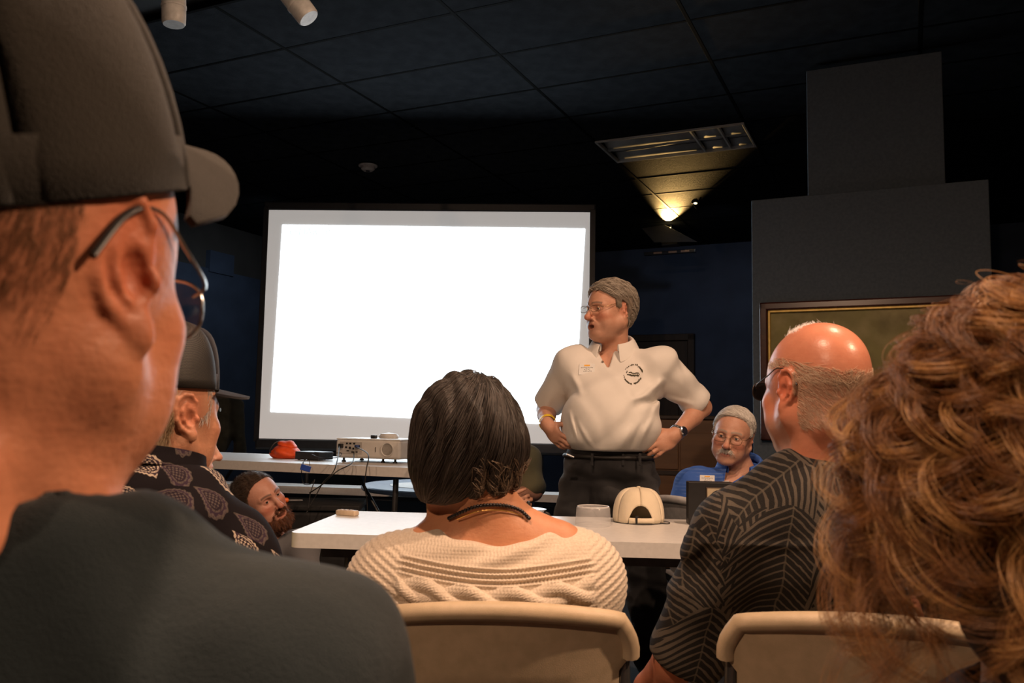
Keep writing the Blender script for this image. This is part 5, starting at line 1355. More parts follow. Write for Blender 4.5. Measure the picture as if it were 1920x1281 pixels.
def paisley_man():
    J = dict(neck=W(292, 900, 1.47), pelvis=np.array([-.66, 1.58, .52]), sr=W(440, 1062, 1.48), sl=W(120, 1035, 1.52), er=W(485, 1230, 1.58), el=W(60, 1180, 1.62), wr=np.array([-.52, 1.90, .70]), wl=np.array([-.82, 1.90, .70]), chest=W(290, 1062, 1.47))
    seated(J, -.66, 1.60, R(-6))
    pp = Person('person in a black mesh cap and dark paisley shirt, seated left of the tables', (-.66, 1.56, 0))
    h = Head(W(303, 774, 1.5), frame((.35, .93, -.03), roll=R(1)), 1.04)
    P = dict(jaw=.98, ear=1.08, flare=30, flush=.7, brow=(.4, .35, .3))
    body(pp, J, h, P, (.55, .27, .16), neck_r=.056, extra=lambda v: [hand(v, J['wr'], (-.1, .9, -.3), (0, 0, -1), (.3, .4, .3), -1), hand(v, J['wl'], (.1, .9, -.3), (0, 0, -1), (.3, .4, .3), 1)])
    eye_mesh(h, pp.root, (.1, .1, .1))
    sm = paisley_mat()
    def fn(v):
        torso(v, J, .018, sleeve=.95, sl_r=.064, belly=.04)
        v.field(wob((.003, 34, 20, -36, 0), (.0025, -42, 18, 40, 1.2)))
        v.cone(J['neck']+np.array([0, 0, -.04]), J['neck']+np.array([0, .03, .12]), .062, .080, .005, 's')
    garment(pp, 'paisley_shirt', sm, J, .0055, .018, fn, TORSO, .17)
    collar('collar', sm, pp.root, J['neck']+np.array([0, .004, .008]), frame((.12, .99, -.12)), .070, .076, .036, .030, .03, 22, .006, .10)
    trousers(pp, J, cloth_mat('dark_trousers', (.012, .014, .02), (.02, .022, .03)), .60, res=.012); shoes(pp, J, m_shoe)
    V, Q = pp.bodyV, pp.bodyQ; N = vnormals(V, Q); L = h.loc(V)
    m_ = (L[:, 1] < .012) & (L[:, 2] > -.062) & (L[:, 2] < .06) & (np.abs(L[:, 0]) < .071) & (np.linalg.norm(L, axis=1) < .15) & ~((np.abs(L[:, 0]) > .055) & (L[:, 1] > -.045))
    strands('cropped_hair', comb(V, N, m_, 6500, .018, h.R @ np.array([.1, -.2, -1]), 4, .0008, .003, .16), .00035, hair_mat('sandy_hair', (.32, .22, .12), (.62, .48, .32)), pp.body)
    m2 = (L[:, 1] > .012) & (L[:, 1] < .04) & (L[:, 2] > -.01) & (L[:, 2] < .05) & (np.abs(L[:, 0]) > .05) & (np.abs(L[:, 0]) < .073)
    strands('sideburn_hair', sprout(V, N, m2, 500, .014, h.R @ np.array([.1, -.4, -1]), .2, 4, .2), .0004, hair_mat('grey_sideburn', (.35, .33, .30), (.7, .68, .65)), pp.body)
    mesh = Mat('black_mesh_cloth', (.012, .012, .014), .6, 0, .4); x, y, z = mesh.xyz(mesh.coord()); gg = gt(sin(x*1900+z*700)*sin(z*2100-y*1600), .12)
    mesh.color(mesh.mix(gg*step(mesh.noise(7, 2), .35, .65), (.010, .010, .012), (.085, .078, .065))); mesh = mesh.m
    fr = cloth_mat('navy_cap_front', (.012, .012, .018), (.018, .018, .026), 12, .8, .3)
    g = ball_cap('mesh_cap', pp.root, h, fr, mats=[fr, mesh, mesh, mesh, mesh, fr], height=.118, rx=.086, ry=.104, pos=(0, -.006, .040), tilt=R(2), bend=.012, bill_len=.098, bill_drop=.012, front_boost=.022)
    return pp
# ---- woman in cable knit
def woman():
    J = dict(neck=W(938, 998, 1.60), pelvis=np.array([-.035, 1.66, .52]), sl=W(740, 1098, 1.62), sr=W(1082, 1092, 1.62), el=W(712, 1235, 1.72), er=W(1104, 1235, 1.72), wl=np.array([-.20, 1.98, .70]), wr=np.array([.10, 1.98, .70]), chest=W(925, 1120, 1.62))
    seated(J, -.03, 1.68, 0)
    pp = Person('person with a dark bob, bead necklace and cream cable knit, head bowed left', (-.03, 1.66, 0))
    h = Head(W(872, 838, 1.615), frame((-.52, .80, -.30), roll=R(-12)), .98)
    P = dict(jaw=.92, ear=.9, flush=.6, brow=(.1, .07, .05))
    def ex(v):
        v.cone(h.w((0, -.02, -.05)), np.array(J['neck'])+np.array([0, 0, .0]), .050, .060, .02)
        v.ell(W(930, 1010, 1.60), (.125, .055, .050), None, .05); v.cone(W(800, 1045, 1.60), W(1050, 1040, 1.60), .05, .05, .05)
    body(pp, J, h, P, (.60, .28, .15), neck_r=.050, extra=lambda v: [ex(v), hand(v, J['wr'], (-.3, .9, -.2), (0, 0, -1), (.3, .4, .3), -1, .9), hand(v, J['wl'], (.3, .9, -.2), (0, 0, -1), (.3, .4, .3), 1, .9)])
    eye_mesh(h, pp.root, (.06, .04, .03))
    # sweater
    M = Mat('cream_knit_wool', (.66, .56, .44), .95, 0, .2); x, y, z = M.xyz(M.attr('knit').outputs['Vector'])
    rows = absv(sin(z*PI/.0058)); cols = sin(x*2*PI/.0062+sin(z*PI/.0058)*.9); st = rows*.6+cols*.4
    n = M.noise(260, 3); M.color(M.mix(step(n, .3, .7), (.60, .50, .39), (.72, .62, .50))); M.bump(st+n*.8, .30, .0022); M.b.inputs['Sheen Weight'].default_value = .3; wool = M.m
    top = W(930, 1016, 1.5)[2]
    def fn(v):
        torso(v, J, .022, sleeve=1.0, sl_r=.062, belly=.02, k=.05)
        v.cone(W(752, 1090, 1.60), W(1070, 1082, 1.60), .068, .068, .05); v.ell(W(920, 1130, 1.58), (.205, .10, .11), None, .05)
        # wide boat neckline
        v.box(W(928, 934, 1.60), (.100, .16, .072), .05, rotm('y', R(0)), .01, 's'); v.ell(W(928, 962, 1.56), (.112, .20, .041), None, .012, 's')
    def disp(V):
        x = V[:, 0]-W(930, 1050, 1.5)[0]; z = top-V[:, 2]; px = x+.0; zc = z-.012*np.cos(np.clip(px/.2, -1, 1)*PI)*.5+.006+.05*np.clip(np.abs(px)-.13, 0, 1)
        d = np.zeros(len(V)); core = (np.abs(px) < .19) & (V[:, 1] < 1.64)
        edge = 1/(1+np.exp((np.abs(px)-.168-.05*(z-.08))/.004))
        def rope(v0, A, P, w, ph, amp):
            o = np.zeros(len(V))
            for k in range(2):
                t = 2*PI*px/P+ph+k*PI; c = v0+A*np.sin(t); dd = (zc-c)/w; hh = np.sqrt(np.clip(1-dd**2, 0, 1))*amp*(1+.38*np.cos(t+ (0 if k == 0 else 0)))
                tw = .0006*np.sin(2*PI*(px*1.1+(zc-c)*1.6)/.006); o = np.maximum(o, hh+tw*(hh > .001))
            return o
        for c_, a_ in ((.044, .003), (.0485, -.003), (.053, .0038), (.0575, -.003), (.062, .0038), (.0665, -.003), (.071, .003), (.116, -.002), (.121, .0035), (.126, -.003), (.131, .0035)): d += a_*np.exp(-((zc-c_)/.0021)**2)*edge
        band = np.exp(-((zc-.0575)/.013)**4); d += band*(.0012*np.sin(2*PI*px/.0065))*edge
        d += rope(.094, .0120, .146, .0125, .6, .0120)*edge
        big = np.exp(-((zc-.020)/.022)**4); d += big*edge*.0050*np.sin(2*PI*(px*.75+(zc-.020)*1.9)/.085)*np.exp(-(px/.11)**2)
        d += (1-edge)*.0010*np.sin(2*PI*(px*.55*np.sign(px)+z*.9)/.0125)
        return d
    garment(pp, 'cable_sweater', wool, J, .0028, .02, fn, TORSO, .15, hi=np.array([9, 9, top+.05]), lo=np.array([-9, -9, .55]), sub=1, disp=disp, attrs={'knit': lambda V: V})
    # rolled neckline edge
    # necklace of beads with a fine gold chain
    nk = np.array(J['neck']); nb = thing('necklace', None, None) if False else bpy.data.objects.new('necklace', None); COL.objects.link(nb); nb.parent = pp.root; nb.location = nk-pp.L
    jet = simple('jet_bead', (.012, .010, .011), .2); path = [W(842, 972, 1.60), W(862, 962, 1.565), W(890, 951, 1.545), W(920, 947, 1.540), W(950, 949, 1.545), W(975, 957, 1.560), W(992, 972, 1.60)]
    BV, BN = pp.bodyV, vnormals(pp.bodyV, pp.bodyQ); sp_ = []
    for p in smoothpath([Vector(p) for p in path], 5):
        p = np.array(p); ray_ = nrm(p-_C); q = BV-_C; tt = q @ ray_; e_ = np.linalg.norm(q-tt[:, None]*ray_, axis=1); mm = np.nonzero(e_ < .005)[0]; i = mm[np.argmin(tt[mm])] if len(mm) else np.argmin(np.linalg.norm(BV-p, axis=1)); sp_.append(Vector(_C+ray_*(tt[i]-.004)))
    bead = None
    for i, p in enumerate(sp_):
        if bead is None: bead = MB().lathe([(1e-4, -.0038), (.0028, -.0026), (.0039, 0), (.0028, .0026), (1e-4, .0038)], 10, caps=False).build('bead', jet, nb, smooth=80); o = bead
        else: o = link('bead', bead.data, nb)
        o.location = Vector(p)-Vector(nk)
    gp = [Vector(p)-Vector(nk)+Vector((0, -.001, -.009)) for p in sp_[4:-4]]
    MB().tube(gp, .0011, 6).build('gold_chain', simple('fine_gold', (.8, .5, .15), .25, 1), nb)
    trousers(pp, J, cloth_mat('dark_trousers', (.012, .014, .02), (.02, .022, .03)), .58, res=.012); shoes(pp, J, m_shoe)
    # bob: one smooth volume, strands combed over it
    c = W(874, 815, 1.60); v = Vox(*[axis([(c[i]-.19, c[i]+.19, .0034)]) for i in range(3)])
    v.ell(W(876, 806, 1.60), (.100, .108, .108), None, .02); v.ell(W(858, 868, 1.60), (.088, .095, .085), None, .03); v.ell(W(930, 842, 1.59), (.056, .075, .062), None, .03)
    v.ell(W(845, 893, 1.60), (.055, .075, .055), None, .03); v.cone(W(880, 890, 1.57), W(925, 905, 1.57), .045, .038, .03)
    v.cone(h.w((.0, .08, -.03)), h.w((0, .16, -.10)), .055, .06, .02, 's')
    v.cut(W(880, 925, 1.60), nrm(np.array([.22, .12, -1.0])), .012)
    v.field(wob((.0022, 150, 60, 20, 0), (.0015, 230, 90, -30, 1)))
    HV, HQ = v.nets(2); hm = cloth_mat('dark_brunette', (.016, .013, .012), (.032, .026, .023), 40, .4, .5)
    ho = pp.put('hair', HV, HQ, hm); HN = vnormals(HV, HQ)
    crown = W(900, 716, 1.57); zb_ = W(900, 850, 1.6)[2]
    def flow(p):
        d = p-crown; d[:, 2] -= .06; low = np.clip((zb_+.03-p[:, 2])/.09, 0, 1)[:, None]
        return d/np.linalg.norm(d, axis=1)[:, None]*(1-low)+low*np.array([-.35, .1, -1])+np.array([-.25, 0, 0])
    cur = comb(HV, HN, np.ones(len(HV), bool), 9000, .075, flow, 8, .0006, .0022, .045)
    strands('hair_strands', cur, .00050, hair_mat('brunette_strands', (.014, .012, .012), (.090, .074, .064), .35), ho)
    z0 = W(900, 885, 1.6)[2]; m_ = (HV[:, 2] < z0+.03) & (HV[:, 0] > W(900, 880, 1.6)[0]-.01)
    cur = comb(HV, HN, m_, 700, .030, np.array([.5, -.3, -.7]), 6, .001, .006, .25); strands('nape_flicks', cur, .0005, hair_mat('light_flicks', (.06, .04, .03), (.26, .19, .13), .35), ho)
    return pp
# ---- palm shirt
def palm_mat():
    M = Mat('palm_print_cotton', (.1, .085, .07), .8, 0, .3); at = M.attr('back').outputs['Vector']; u, dep, v_ = M.xyz(at)
    wn = (M.noise(14, 2, at)-.5)*.012; wn2 = (M.noise(60, 2, at)-.5)*.004; u = u+wn+wn2; v_ = v_+wn2
    mask = None; vein = None
    rs = random.Random(5)
    fr = [(-.27, .02, -75, .34, .085, .6), (.10, .08, -20, .3, .08, .4), (-.33, -.10, -70, .3, .08, -.5), (-.16, .05, -28, .30, .085, .9), (-.19, -.02, -62, .30, .07, -.6), (-.02, .06, -150, .22, .075, .8), (.02, .055, -35, .26, .08, -.7), (-.10, -.05, -100, .28, .085, .5), (.03, -.06, -84, .28, .09, -.8), (.12, .0, -110, .26, .08, .8), (-.25, -.10, -100, .30, .06, .4), (-.30, -.2, -80, .3, .07, .6), (-.05, -.12, -60, .3, .08, .4), (.16, .05, -60, .25, .08, -.5), (-.14, .10, -15, .22, .06, .7), (-.10, .12, 175, .20, .06, .5), (.03, .115, 10, .2, .05, .5), (-.22, -.24, -95, .3, .08, -.5), (.0, -.2, -95, .3, .09, .4)]
    for k, (ox, oy, an, L, wd_, cv) in enumerate(fr):
        inv = k % 3 == 1; c, s_ = math.cos(R(an)), math.sin(R(an)); du, dv = u-ox, v_-oy
        a = du*c+dv*s_; b = dv*c-du*s_-a*a*cv; ab = absv(b)
        t = a*(1.0/L); env = sqrtv(mx(t*(1.0-t)*4, 0.0))*wd_
        q = (a-ab*.55-ab*ab*5.0)*(1/(.0150 if not inv else .0135)); stripe = sin(q*(2*PI)); ln = env*(1.0+sin(q*2.9+b*9.0)*.16)
        rel = ab/mx(ln, .001)
        leaf = gt(stripe, rel*1.5-.85) if not inv else lt(stripe, .80-rel*.55); reg = lt(ab, ln)*gt(t, 0.0)*lt(t, 1.0)
        rach = lt(ab, .0014)*gt(t, 0.0)*lt(t, 1.0)
        mask = leaf*reg if mask is None else mask*(1.0-reg)+leaf*reg; vein = rach if vein is None else mx(vein*(1.0-reg), rach)
    n = step(M.noise(9, 3, at), .3, .7); g = M.mix(n, (.085, .072, .057), (.125, .103, .080)); fibre = M.noise(700, 2)
    dark = M.mix(step(fibre, .3, .7), (.009, .008, .008), (.020, .018, .016)); c_ = M.mix(mask, g, dark); c_ = M.mix(vein*.5, c_, (.14, .12, .09)); M.color(c_)
    M.bump(fibre*.3+M.noise(15, 3), .35, .008); return M.m
def bald():
    J = dict(neck=W(1552, 888, 1.59), pelvis=np.array([.63, 1.66, .52]), sl=W(1384, 1008, 1.60), sr=W(1720, 985, 1.62), el=W(1292, 1215, 1.68), er=W(1830, 1180, 1.70), wl=W(1215, 1290, 1.80), wr=np.array([.72, 2.0, .70]), chest=W(1545, 1030, 1.60))
    seated(J, .63, 1.68, R(8))
    pp = Person('bald person in dark glasses and a black palm leaf shirt, seated right of the woman', (.63, 1.64, 0))
    pp.skin = skin_mat('skin_bald', .33, .12)
    h = Head(W(1528, 727, 1.6), frame((-.28, .96, -.03)), 1.03)
    P = dict(jaw=1.02, fat=.006, ear=1.05, flare=24, flush=.9, brow=(.45, .4, .35), stubble=(.5, .45, .4), stubblea=.25)
    def ex(v): v.cone(h.w((0, -.045, -.06)), np.array(J['neck'])+np.array([0, .0, .0]), .060, .064, .03); v.cone(h.w((-.04, -.075, -.075)), h.w((.04, -.075, -.075)), .016, .016, .02)
    body(pp, J, h, P, (.66, .27, .165), neck_r=.060, extra=lambda v: [ex(v), hand(v, J['wr'], (-.3, .9, -.2), (0, 0, -1), (.3, .4, .3), -1), hand(v, J['wl'], (.1, .8, -.5), (.3, 0, -1), (.3, .4, .3), 1)])
    eye_mesh(h, pp.root, (.1, .1, .1))
    sm = palm_mat()
    n0 = np.array(J['neck'])
    def fn(v):
        Rm, up, fw, rt = torso(v, J, .018, sleeve=1.0, sl_r=.066, belly=.06, k=.045)
        v.cone(J['sl'], J['el'], .072, .070, .03); 
        v.field(wob((.003, 30, 20, -36, 0), (.0025, -42, 18, 40, 1.2)))
        for (x0, y0, x1, y1, a) in ((1290, 1080, 1340, 1010, .008), (1230, 1150, 1290, 1145, -.007), (1340, 1000, 1330, 1150, -.008), (1260, 1150, 1320, 1120, .006)): v.ridge(W(x0, y0, 1.52), W(x1, y1, 1.52), .012, a, (.1, -1, 0))
        v.mouth(J['sl'], J['sl']+(J['el']-J['sl'])*1.12, .062)
        v.ridge(W(1310, 1030, 1.48), W(1700, 1018, 1.48), .004, .005, (.1, -1, 0))
        v.cone(n0+np.array([0, 0, -.04]), n0+np.array([0, .03, .12]), .064, .080, .005, 's')
    garment(pp, 'palm_shirt', sm, J, .005, .018, fn, TORSO, .17, attrs={'back': lambda V: V-n0})
    o = collar('collar', sm, pp.root, n0+np.array([.0, .004, -.022]), frame((-.12, .99, -.12)), .074, .080, .034, .030, .03, 22, .007, .10)
    me = o.data; co = np.zeros(len(me.vertices)*3, f32); me.vertices.foreach_get('co', co); a = me.attributes.new('back', 'FLOAT_VECTOR', 'POINT'); a.data.foreach_set('vector', (co.reshape(-1, 3)+pp.L-n0).astype(f32).ravel())
    trousers(pp, J, cloth_mat('dark_trousers', (.012, .014, .02), (.02, .022, .03)), .60, res=.012); shoes(pp, J, m_shoe)
    V, Q = pp.bodyV, pp.bodyQ; N = vnormals(V, Q); L = h.loc(V)
    zl = np.interp(L[:, 1], [-.12, -.09, -.03, .02, .05], [.028, .034, .052, .058, .05])
    m_ = (L[:, 1] < .05) & (L[:, 2] > -.075) & (L[:, 2] < zl) & (np.linalg.norm(L, axis=1) < .15) & ~((np.abs(L[:, 0]) > .055) & (L[:, 1] > -.045) & (L[:, 2] < .036)) & ~((L[:, 1] > .01) & (L[:, 2] < .0))
    m2 = m_ & (L[:, 2] > zl-.035) & (L[:, 2] < zl-.004)
    tf = np.clip((zl-L[:, 2])/.030, 0, 1)*np.clip((L[:, 2]+.085)/.03, 0, 1)*m_
    at_ = pp.body.data.attributes['tint']; ca = np.zeros(len(V)*4, f32); at_.data.foreach_get('color', ca); ca = ca.reshape(-1, 4); ca[:, :3] = ca[:, :3]*(1-.55*tf[:, None])+np.array([.46, .30, .20])*(.55*tf[:, None]); at_.data.foreach_set('color', ca.ravel())
    m_ = m_ & (RNG.random(len(L)) < np.clip((zl-L[:, 2])/.030, 0, 1)**1.5)
    strands('fringe_hair', comb(V, N, m_, 4200, .012, h.R @ np.array([0, -.8, -.6]), 4, .0005, .0010, .18), .00022, hair_mat('grey_fringe', (.42, .25, .16), (.60, .43, .31)), pp.body)
    strands('fringe_lights', comb(V, N, m2, 1100, .018, h.R @ np.array([0, -.9, -.35]), 5, .0004, .0012, .2), .00022, hair_mat('light_fringe', (.56, .40, .27), (.78, .62, .46)), pp.body)
    m3 = (L[:, 2] > .095) & (L[:, 1] > -.02) & (L[:, 1] < .05) & (np.abs(L[:, 0]) < .06)
    strands('crown_fuzz', sprout(V, N, m3, 700, .010, h.R @ np.array([0, .1, .5]), .8, 4, .3), .00035, hair_mat('white_fuzz', (.7, .7, .7), (.95, .95, .95)), pp.body)
    dk = Mat('dark_lens', (.01, .01, .01), .08).m
    glasses(h, pp.root, m_darkwire, dk, .024, .017, -.002, yb=.116, tr=.0011, tipmat=m_black, earz=.032)
    return pp
# ---- curly hair, close at the right
def curly():
    J = dict(neck=np.array([.405, .62, .91]), pelvis=np.array([.43, .60, .50]), sl=np.array([.29, .65, .80]), sr=np.array([.55, .63, .80]), el=np.array([.25, .70, .63]), er=np.array([.60, .68, .63]), wl=np.array([.32, .92, .62]), wr=np.array([.51, .92, .62]))
    seated(J, .43, .62, 0)
    pp = Person('person with curly ginger hair, close by the right edge, seen from behind', (.43, .62, 0))
    h = Head(W(1930, 872, .64), frame((-.10, .99, 0)), 1.0)
    body(pp, J, h, dict(ear=.95), (.55, .28, .17), res=.009, hres=.0035, extra=lambda v: [hand(v, J['wr'], (-.3, .9, -.2), (0, 0, -1), (.3, .4, .3), -1, .9), hand(v, J['wl'], (.3, .9, -.2), (0, 0, -1), (.3, .4, .3), 1, .9)])
    eye_mesh(h, pp.root, (.1, .1, .1))
    M = Mat('speckled_dark_blouse', (.02, .016, .016), .8); M.color(M.mix(gt(M.noise(90, 2), .62), (.018, .014, .014), (.16, .14, .13))); M.bump(M.noise(15, 3), .3, .01)
    def fn(v):
        torso(v, J, .018, sleeve=1.0, sl_r=.058, k=.05); v.field(wob((.003, 34, 20, -36, 0)))
        v.cone(J['neck']+np.array([0, 0, -.04]), J['neck']+np.array([0, .03, .12]), .060, .078, .005, 's')
    garment(pp, 'blouse', M.m, J, .008, .018, fn, TORSO, .15)
    trousers(pp, J, cloth_mat('dark_trousers', (.012, .014, .02), (.02, .022, .03)), .58, res=.012); shoes(pp, J, m_shoe)
    # under-volume
    c = h.w((0, -.02, .02)); v = Vox(*[axis([(c[0]-.2, c[0]+.2, .005)]), axis([(c[1]-.2, c[1]+.2, .005)]), axis([(c[2]-.28, c[2]+.16, .005)])])
    h.ell(v, (0, -.025, .030), (.093, .098, .094), .02); h.ell(v, (0, -.055, -.06), (.088, .062, .10), .04)
    v.cone(h.w((0, .07, -.02)), h.w((0, .20, -.06)), .06, .08, .02, 's'); v.field(wob((.005, 60, 50, 70, 0), (.004, 90, 70, 60, 1)))
    UV_, UQ = v.nets(1); ho = pp.put('hair', UV_, UQ, cloth_mat('ginger_underlayer', (.040, .018, .008), (.075, .034, .014), 40, .6, .6))
    rng = np.random.default_rng(11); cur = []; lit = []
    for i in range(430):
        # root on the scalp, biased to crown, sides and back
        while True:
            d = nrm(rng.normal(size=3))
            if d[2] > -.45 and not (d[1] > .55 and d[2] < .55): break
        root = np.array([.070*d[0], -.02+.088*d[1], .035+.076*d[2]]); out = nrm(np.array([d[0], d[1], d[2]*.8+.1]))
        L = .10+.12*rng.random()*(1.2 if d[2] < .35 else .8); r0 = .009+.013*rng.random(); turns = 1.5+1.4*rng.random(); ph = rng.random()*6.28; hand_ = rng.choice([-1, 1]); n = 44
        t = np.linspace(0, 1, n); side = out*np.array([1, 1, .35]); lift = .030+.020*rng.random()
        spine = root+out*(lift*np.sin(np.clip(t*2.0, 0, 1)*PI/2))[:, None]+side*(.018*t)[:, None]+np.array([0, 0, -1.])*(L*np.clip(t-.12, 0, 1)**1.15)[:, None]
        a = ph+hand_*2*PI*turns*t; rr = r0*np.clip(t*4, 0, 1)*(1+.3*t)
        tang = nrm(np.cross(out, (0, 0, 1.))+1e-3); o2 = nrm(np.cross(tang, (0, 0, 1)))
        lock = spine+tang*(rr*np.cos(a))[:, None]+o2*(rr*np.sin(a))[:, None]+np.array([0, 0, 1])*(rr*.5*np.sin(a+1.0))[:, None]
        for q in range(24):
            w = rng.normal(0, .0019, 3); s_ = .92+.16*rng.random(); fz = rng.normal(0, .0012, (6, 3)); fzz = np.stack([np.interp(t, np.linspace(0, 1, 6), fz[:, k]) for k in range(3)], 1)
            (lit if i % 10 < 3 else cur).append(h.o+((lock-spine)*s_+spine+w*(1+1.2*t)[:, None]+fzz) @ h.R.T)
    strands('curls', np.array(cur), .00020, hair_mat('ginger_curls', (.11, .042, .013), (.34, .15, .05), .35), ho)
    strands('golden_curls', np.array(lit), .00020, hair_mat('golden_curls', (.36, .17, .055), (.66, .38, .15), .32), ho)
    fl = []
    for i in range(160):
        d = nrm(rng.normal(size=3)); d[2] = abs(d[2])*.8+.1; d = nrm(d); root = np.array([.085*d[0], -.02+.10*d[1], .035+.092*d[2]]); n = 24; t = np.linspace(0, 1, n); a = rng.random()*6+t*(3+6*rng.random()); tg = nrm(rng.normal(size=3)); og = nrm(np.cross(d, tg))
        rr = .004+.012*rng.random(); p = root+d*(.004+.032*rng.random()*t)[:, None]+tg*(rr*np.cos(a))[:, None]+og*(rr*np.sin(a))[:, None]; fl.append(h.o+p @ h.R.T)
    strands('flyaway_curls', np.array(fl), .00011, hair_mat('flyaway_ginger', (.35, .16, .06), (.7, .45, .22), .35), ho)
    return pp
# ---- mostly hidden person beyond the paisley shirt
def lime():
    n = W(312, 886, 2.64)
    J = dict(neck=n, pelvis=np.array([n[0]-.05, 2.64, .50]), sl=n+np.array([.0, .17, -.045]), sr=n+np.array([.01, -.17, -.045]), el=n+np.array([.06, .20, -.30]), er=n+np.array([.08, -.19, -.30]), wl=n+np.array([.28, .12, -.34]), wr=n+np.array([.28, -.12, -.34]))
    p = J['pelvis']; J.update(hl=p+np.array([0, .09, 0]), hr=p+np.array([0, -.09, 0]), kl=p+np.array([.40, .11, .02]), kr=p+np.array([.40, -.11, .02]), al=p+np.array([.38, .11, -.40]), ar=p+np.array([.38, -.11, -.40]), toe_al=(1, 0, 0), toe_ar=(1, 0, 0))
    pp = Person('person in a lime green shirt, mostly hidden beyond the paisley shoulder', (p[0], p[1], 0))
    h = Head(W(339, 832, 2.62), frame((.90, .42, -.05)), 1.0)
    body(pp, J, h, dict(ear=1, brow=(.4, .4, .4), flush=.8), (.60, .36, .27), res=.009, hres=.004, extra=lambda v: [hand(v, J['wr'], (.9, .1, -.2), (0, .3, -1), (.3, .4, .3), -1), hand(v, J['wl'], (.9, -.1, -.2), (0, -.3, -1), (.3, .4, .3), 1)])
    eye_mesh(h, pp.root, (.1, .1, .1))
    sm = cloth_mat('lime_cotton', (.36, .48, .10), (.44, .56, .14), 8, .8, .3)
    def fn(v):
        torso(v, J, .02, sleeve=.8, sl_r=.066, k=.05); v.field(wob((.003, 34, 22, -30, 0)))
        v.cone(n+np.array([0, 0, -.03]), n+np.array([.03, 0, .12]), .062, .08, .006, 's')
    garment(pp, 'lime_shirt', sm, J, .009, .016, fn, TORSO, .17)
    trousers(pp, J, cloth_mat('dark_trousers', (.012, .014, .02), (.02, .022, .03)), .56, res=.014); shoes(pp, J, m_shoe)
    HV, HQ = hair_shell(h, .010, HAIRLINE, .004); pp.put('hair', HV, HQ, cloth_mat('white_hair_base', (.5, .48, .45), (.62, .6, .56), 50))
# ---- cream cap on the front table
def cream_cap():
    c = Wz(1197, 979, TH); r = thing('baseball_cap', 'cream baseball cap on the white table, strap opening facing the seats', 'cap', (c[0], c[1], TH))
    cm = cloth_mat('cream_cotton_twill', (.74, .64, .47), (.80, .70, .53), 12, .9, .35, 700, 22)
    k = c[1]/1600
    h = Head(np.array([c[0], c[1], TH+.003]), frame((.05, .998, 0)), 1.0)
    g = ball_cap('crown', r, h, cm, height=61*k, rx=47*k, ry=.088, pos=(0, 0, .001), bend=.0, bill_len=.068, bill_drop=-.002, back_gap=True, bump=.0035)
    pts = []
    for i in range(21):
        a = PI+(-.52+1.04*i/20); pts.append([(47*k*.99*math.sin(a), .088*.99*math.cos(a)-.002*math.cos((i-10)/10*1.5), z) for z in (.004, .013, .023)])
    b = MB(); b.grid(pts); solidify(b.build('strap', cm, r, smooth=60), .003)
    MB().box((.010, .005, .030), (-.0185, -.0865, .016), (0, 0, 0), bev=.001).build('buckle', m_black, r)
    lp = []
    for i in range(40):
        a = 2*PI*i/40; lp.append((.070+.034*math.cos(a), -.045+.013*math.sin(a), .004+.002*math.sin(2*a)))
    MB().tube(lp, .0018, 6, True).build('cord_loop', m_cord, r, smooth=60)
    MB().tube(smoothpath([(-.072, -.030, .004), (-.066, -.048, .008), (-.052, -.066, .004), (-.030, -.084, .003), (.0, -.093, .003), (.03, -.086, .003), (.055, -.060, .004)], 6), .0018, 6).build('cord', m_cord, r, smooth=60)
    MB().lathe([(0, 0), (.004, .001), (.005, .008), (.003, .012), (0, .012)], 10, (.052, -.058, .003)).build('cord_lock', m_black, r)
# ---- seats, furniture and dim exhibits at the back
c_ = folding_chair('beige resin folding chair under the person in the cream knit', (-.008, 1.70, 0), R(-1))
def more(label, loc, rz_): o = copy_tree(c_); o.location = loc; o.rotation_euler = (0, 0, rz_); o['label'] = label; return o
more('beige resin folding chair under the palm leaf shirt', (.625, 1.655, 0), R(-11))
more('beige resin folding chair under the dark paisley shirt', (-.66, 1.64, 0), R(-4))
more('beige resin folding chair of the nearest person in the charcoal tee', (-.27, .46, 0), R(-3))
more('beige resin folding chair of the person with curly ginger hair', (.43, .64, 0), 0)
m_gresin = simple('grey_resin', (.42, .42, .43), .4, bump=.2, bscale=700, bdist=.001)
g_ = folding_chair('grey folding chair beside the person in blue polo, turned away', (.930, 3.56, 0), R(-62), m_gresin, 'grey folding chairs')
def moreg(label, loc, rz_): o = copy_tree(g_); o.location = loc; o.rotation_euler = (0, 0, rz_); o['label'] = label; return o
moreg('grey folding chair under the person in blue polo', (1.08, 4.06, 0), R(168))
moreg('grey folding chair under the person in the olive tee', (-.09, 4.18, 0), R(180))
moreg('grey folding chair under the person in lime green', (-1.09, 2.66, 0), R(-90))
cb = W(1268, 935, 6.2); cr_ = thing('wooden_cabinet', 'brown wooden cabinet in the gloom behind the speaker', 'cabinet', (1.34, 6.75, 0), R(-14))
MB().box((.62, .40, 1.12), (0, 0, .56), bev=.006).build('carcass', m_brownwood, cr_)
MB().box((.66, .44, .03), (0, 0, 1.135), bev=.006).build('cabinet_top', m_darkwood, cr_)
for sx in (-1, 1):
    d_ = MB().box((.28, .018, .62), (sx*.148, -.209, .38), bev=.004).build('door', m_brownwood, cr_)
    MB().lathe([(0, 0), (.012, .004), (.012, .012), (.005, .02)], 12, (sx*.03, -.225, .45), (R(90), 0, 0)).build('knob', m_black, d_)
    MB().box((.28, .018, .28), (sx*.148, -.209, .88), bev=.004).build('drawer', m_brownwood, cr_)
MB().box((.60, .02, .03), (0, -.212, .715)).build('shelf_rail', m_darkwood, cr_)
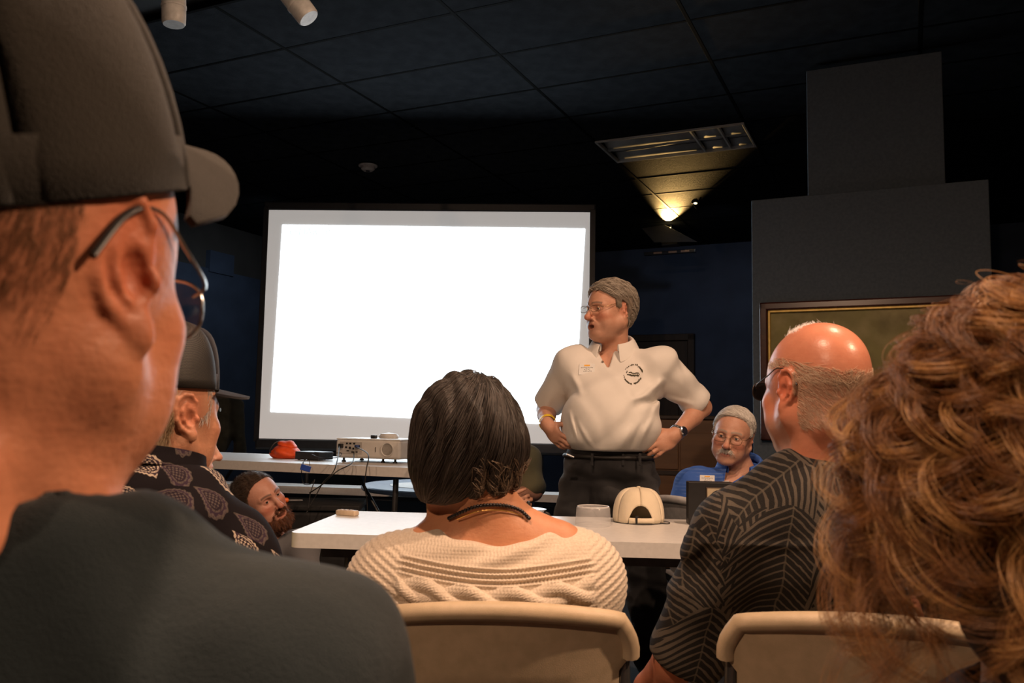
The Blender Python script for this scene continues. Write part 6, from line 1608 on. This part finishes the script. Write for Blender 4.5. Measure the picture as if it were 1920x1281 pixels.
# dark jacket on a stand, left of the screen
jk = thing('jacket_stand', 'dark olive jacket on a stand in the gloom left of the screen', 'mannequin', (-2.46, 7.05, 0))
v = Vox(*[axis([(-.32, .32, .012)]), axis([(-.2, .2, .012)]), axis([(.55, 1.35, .012)])])
v.ell((0, 0, 1.0), (.19, .12, .30), None, .04); v.cone((0, 0, 1.22), (-.19, 0, 1.17), .06, .06, .04); v.cone((0, 0, 1.22), (.19, 0, 1.17), .06, .06, .04); v.cone((-.20, 0, 1.16), (-.25, 0, .75), .06, .05, .03); v.cone((.20, 0, 1.16), (.25, 0, .75), .06, .05, .03)
v.field(wob((.006, 30, 22, -30, 0), (.005, -22, 18, 32, 1))); V_, Q_ = v.nets(1)
link('jacket', npmesh('jacket', V_, Q_), jk, cloth_mat('olive_drab', (.022, .020, .012), (.045, .040, .026), 16))
MB().tube([(0, 0, .02), (0, 0, 1.28)], .016, 10).build('stand_pole', m_black, jk); MB().lathe([(.18, 0), (.17, .02), (.02, .035)], 24).build('stand_base', m_black, jk)
rb = thing('barrier_rail', 'thin dark rail crossing the gloom left of the screen', 'rail', (-2.6, 6.2, 0), R(-6))
MB().tube([(-.9, 0, 1.13), (.52, 0, 1.13)], .014, 10).build('rail_tube', simple('dull_rail', (.10, .085, .06), .5), rb)
for x in (-.85, .48): MB().tube([(x, 0, .0), (x, 0, 1.13)], .016, 10).build('post', m_black, rb)
# orange handled tool on an equipment case, paper on a knee
ec = thing('equipment_case', 'low black equipment case on the floor by the crouching person', 'case', (-1.02, 4.36, 0), R(4))
MB().box((.55, .36, .62), (0, 0, .33), bev=.02).build('case_body', m_blackmatte, ec); MB().box((.57, .38, .03), (0, 0, .655), bev=.008).build('case_lid', m_blackmatte, ec)
for sx in (-1, 1): MB().box((.04, .03, .05), (sx*.18, -.19, .6), bev=.004).build('latch', m_steel, ec)
for x in (-.22, .22):
    for y in (-.13, .13): MB().lathe([(.025, 0), (.025, .02)], 12, (x, y, 0)).build('foot', m_black, ec)
tp = W(524, 953, 4.24); tl = thing('screwdriver', 'orange handled screwdriver lying on the black equipment case', 'screwdriver', (tp[0], tp[1], .6705), R(12))
MB().lathe([(0, 0), (.011, .004), (.013, .02), (.010, .035), (.013, .06), (.013, .085), (.008, .092), (0, .092)], 16, (-.05, 0, .013), (0, R(90), 0)).build('grip', simple('orange_plastic', (.85, .16, .03), .4), tl, smooth=50)
MB().tube([(.04, 0, .013), (.11, 0, .013)], .0035, 8).build('shaft', simple('dull_steel', (.25, .25, .26), .5, .5), tl)
people = [speaker, blue_polo, bearded, olive, lime, paisley_man, woman, bald, near_man, curly, cream_cap]
for fn_ in people: fn_()
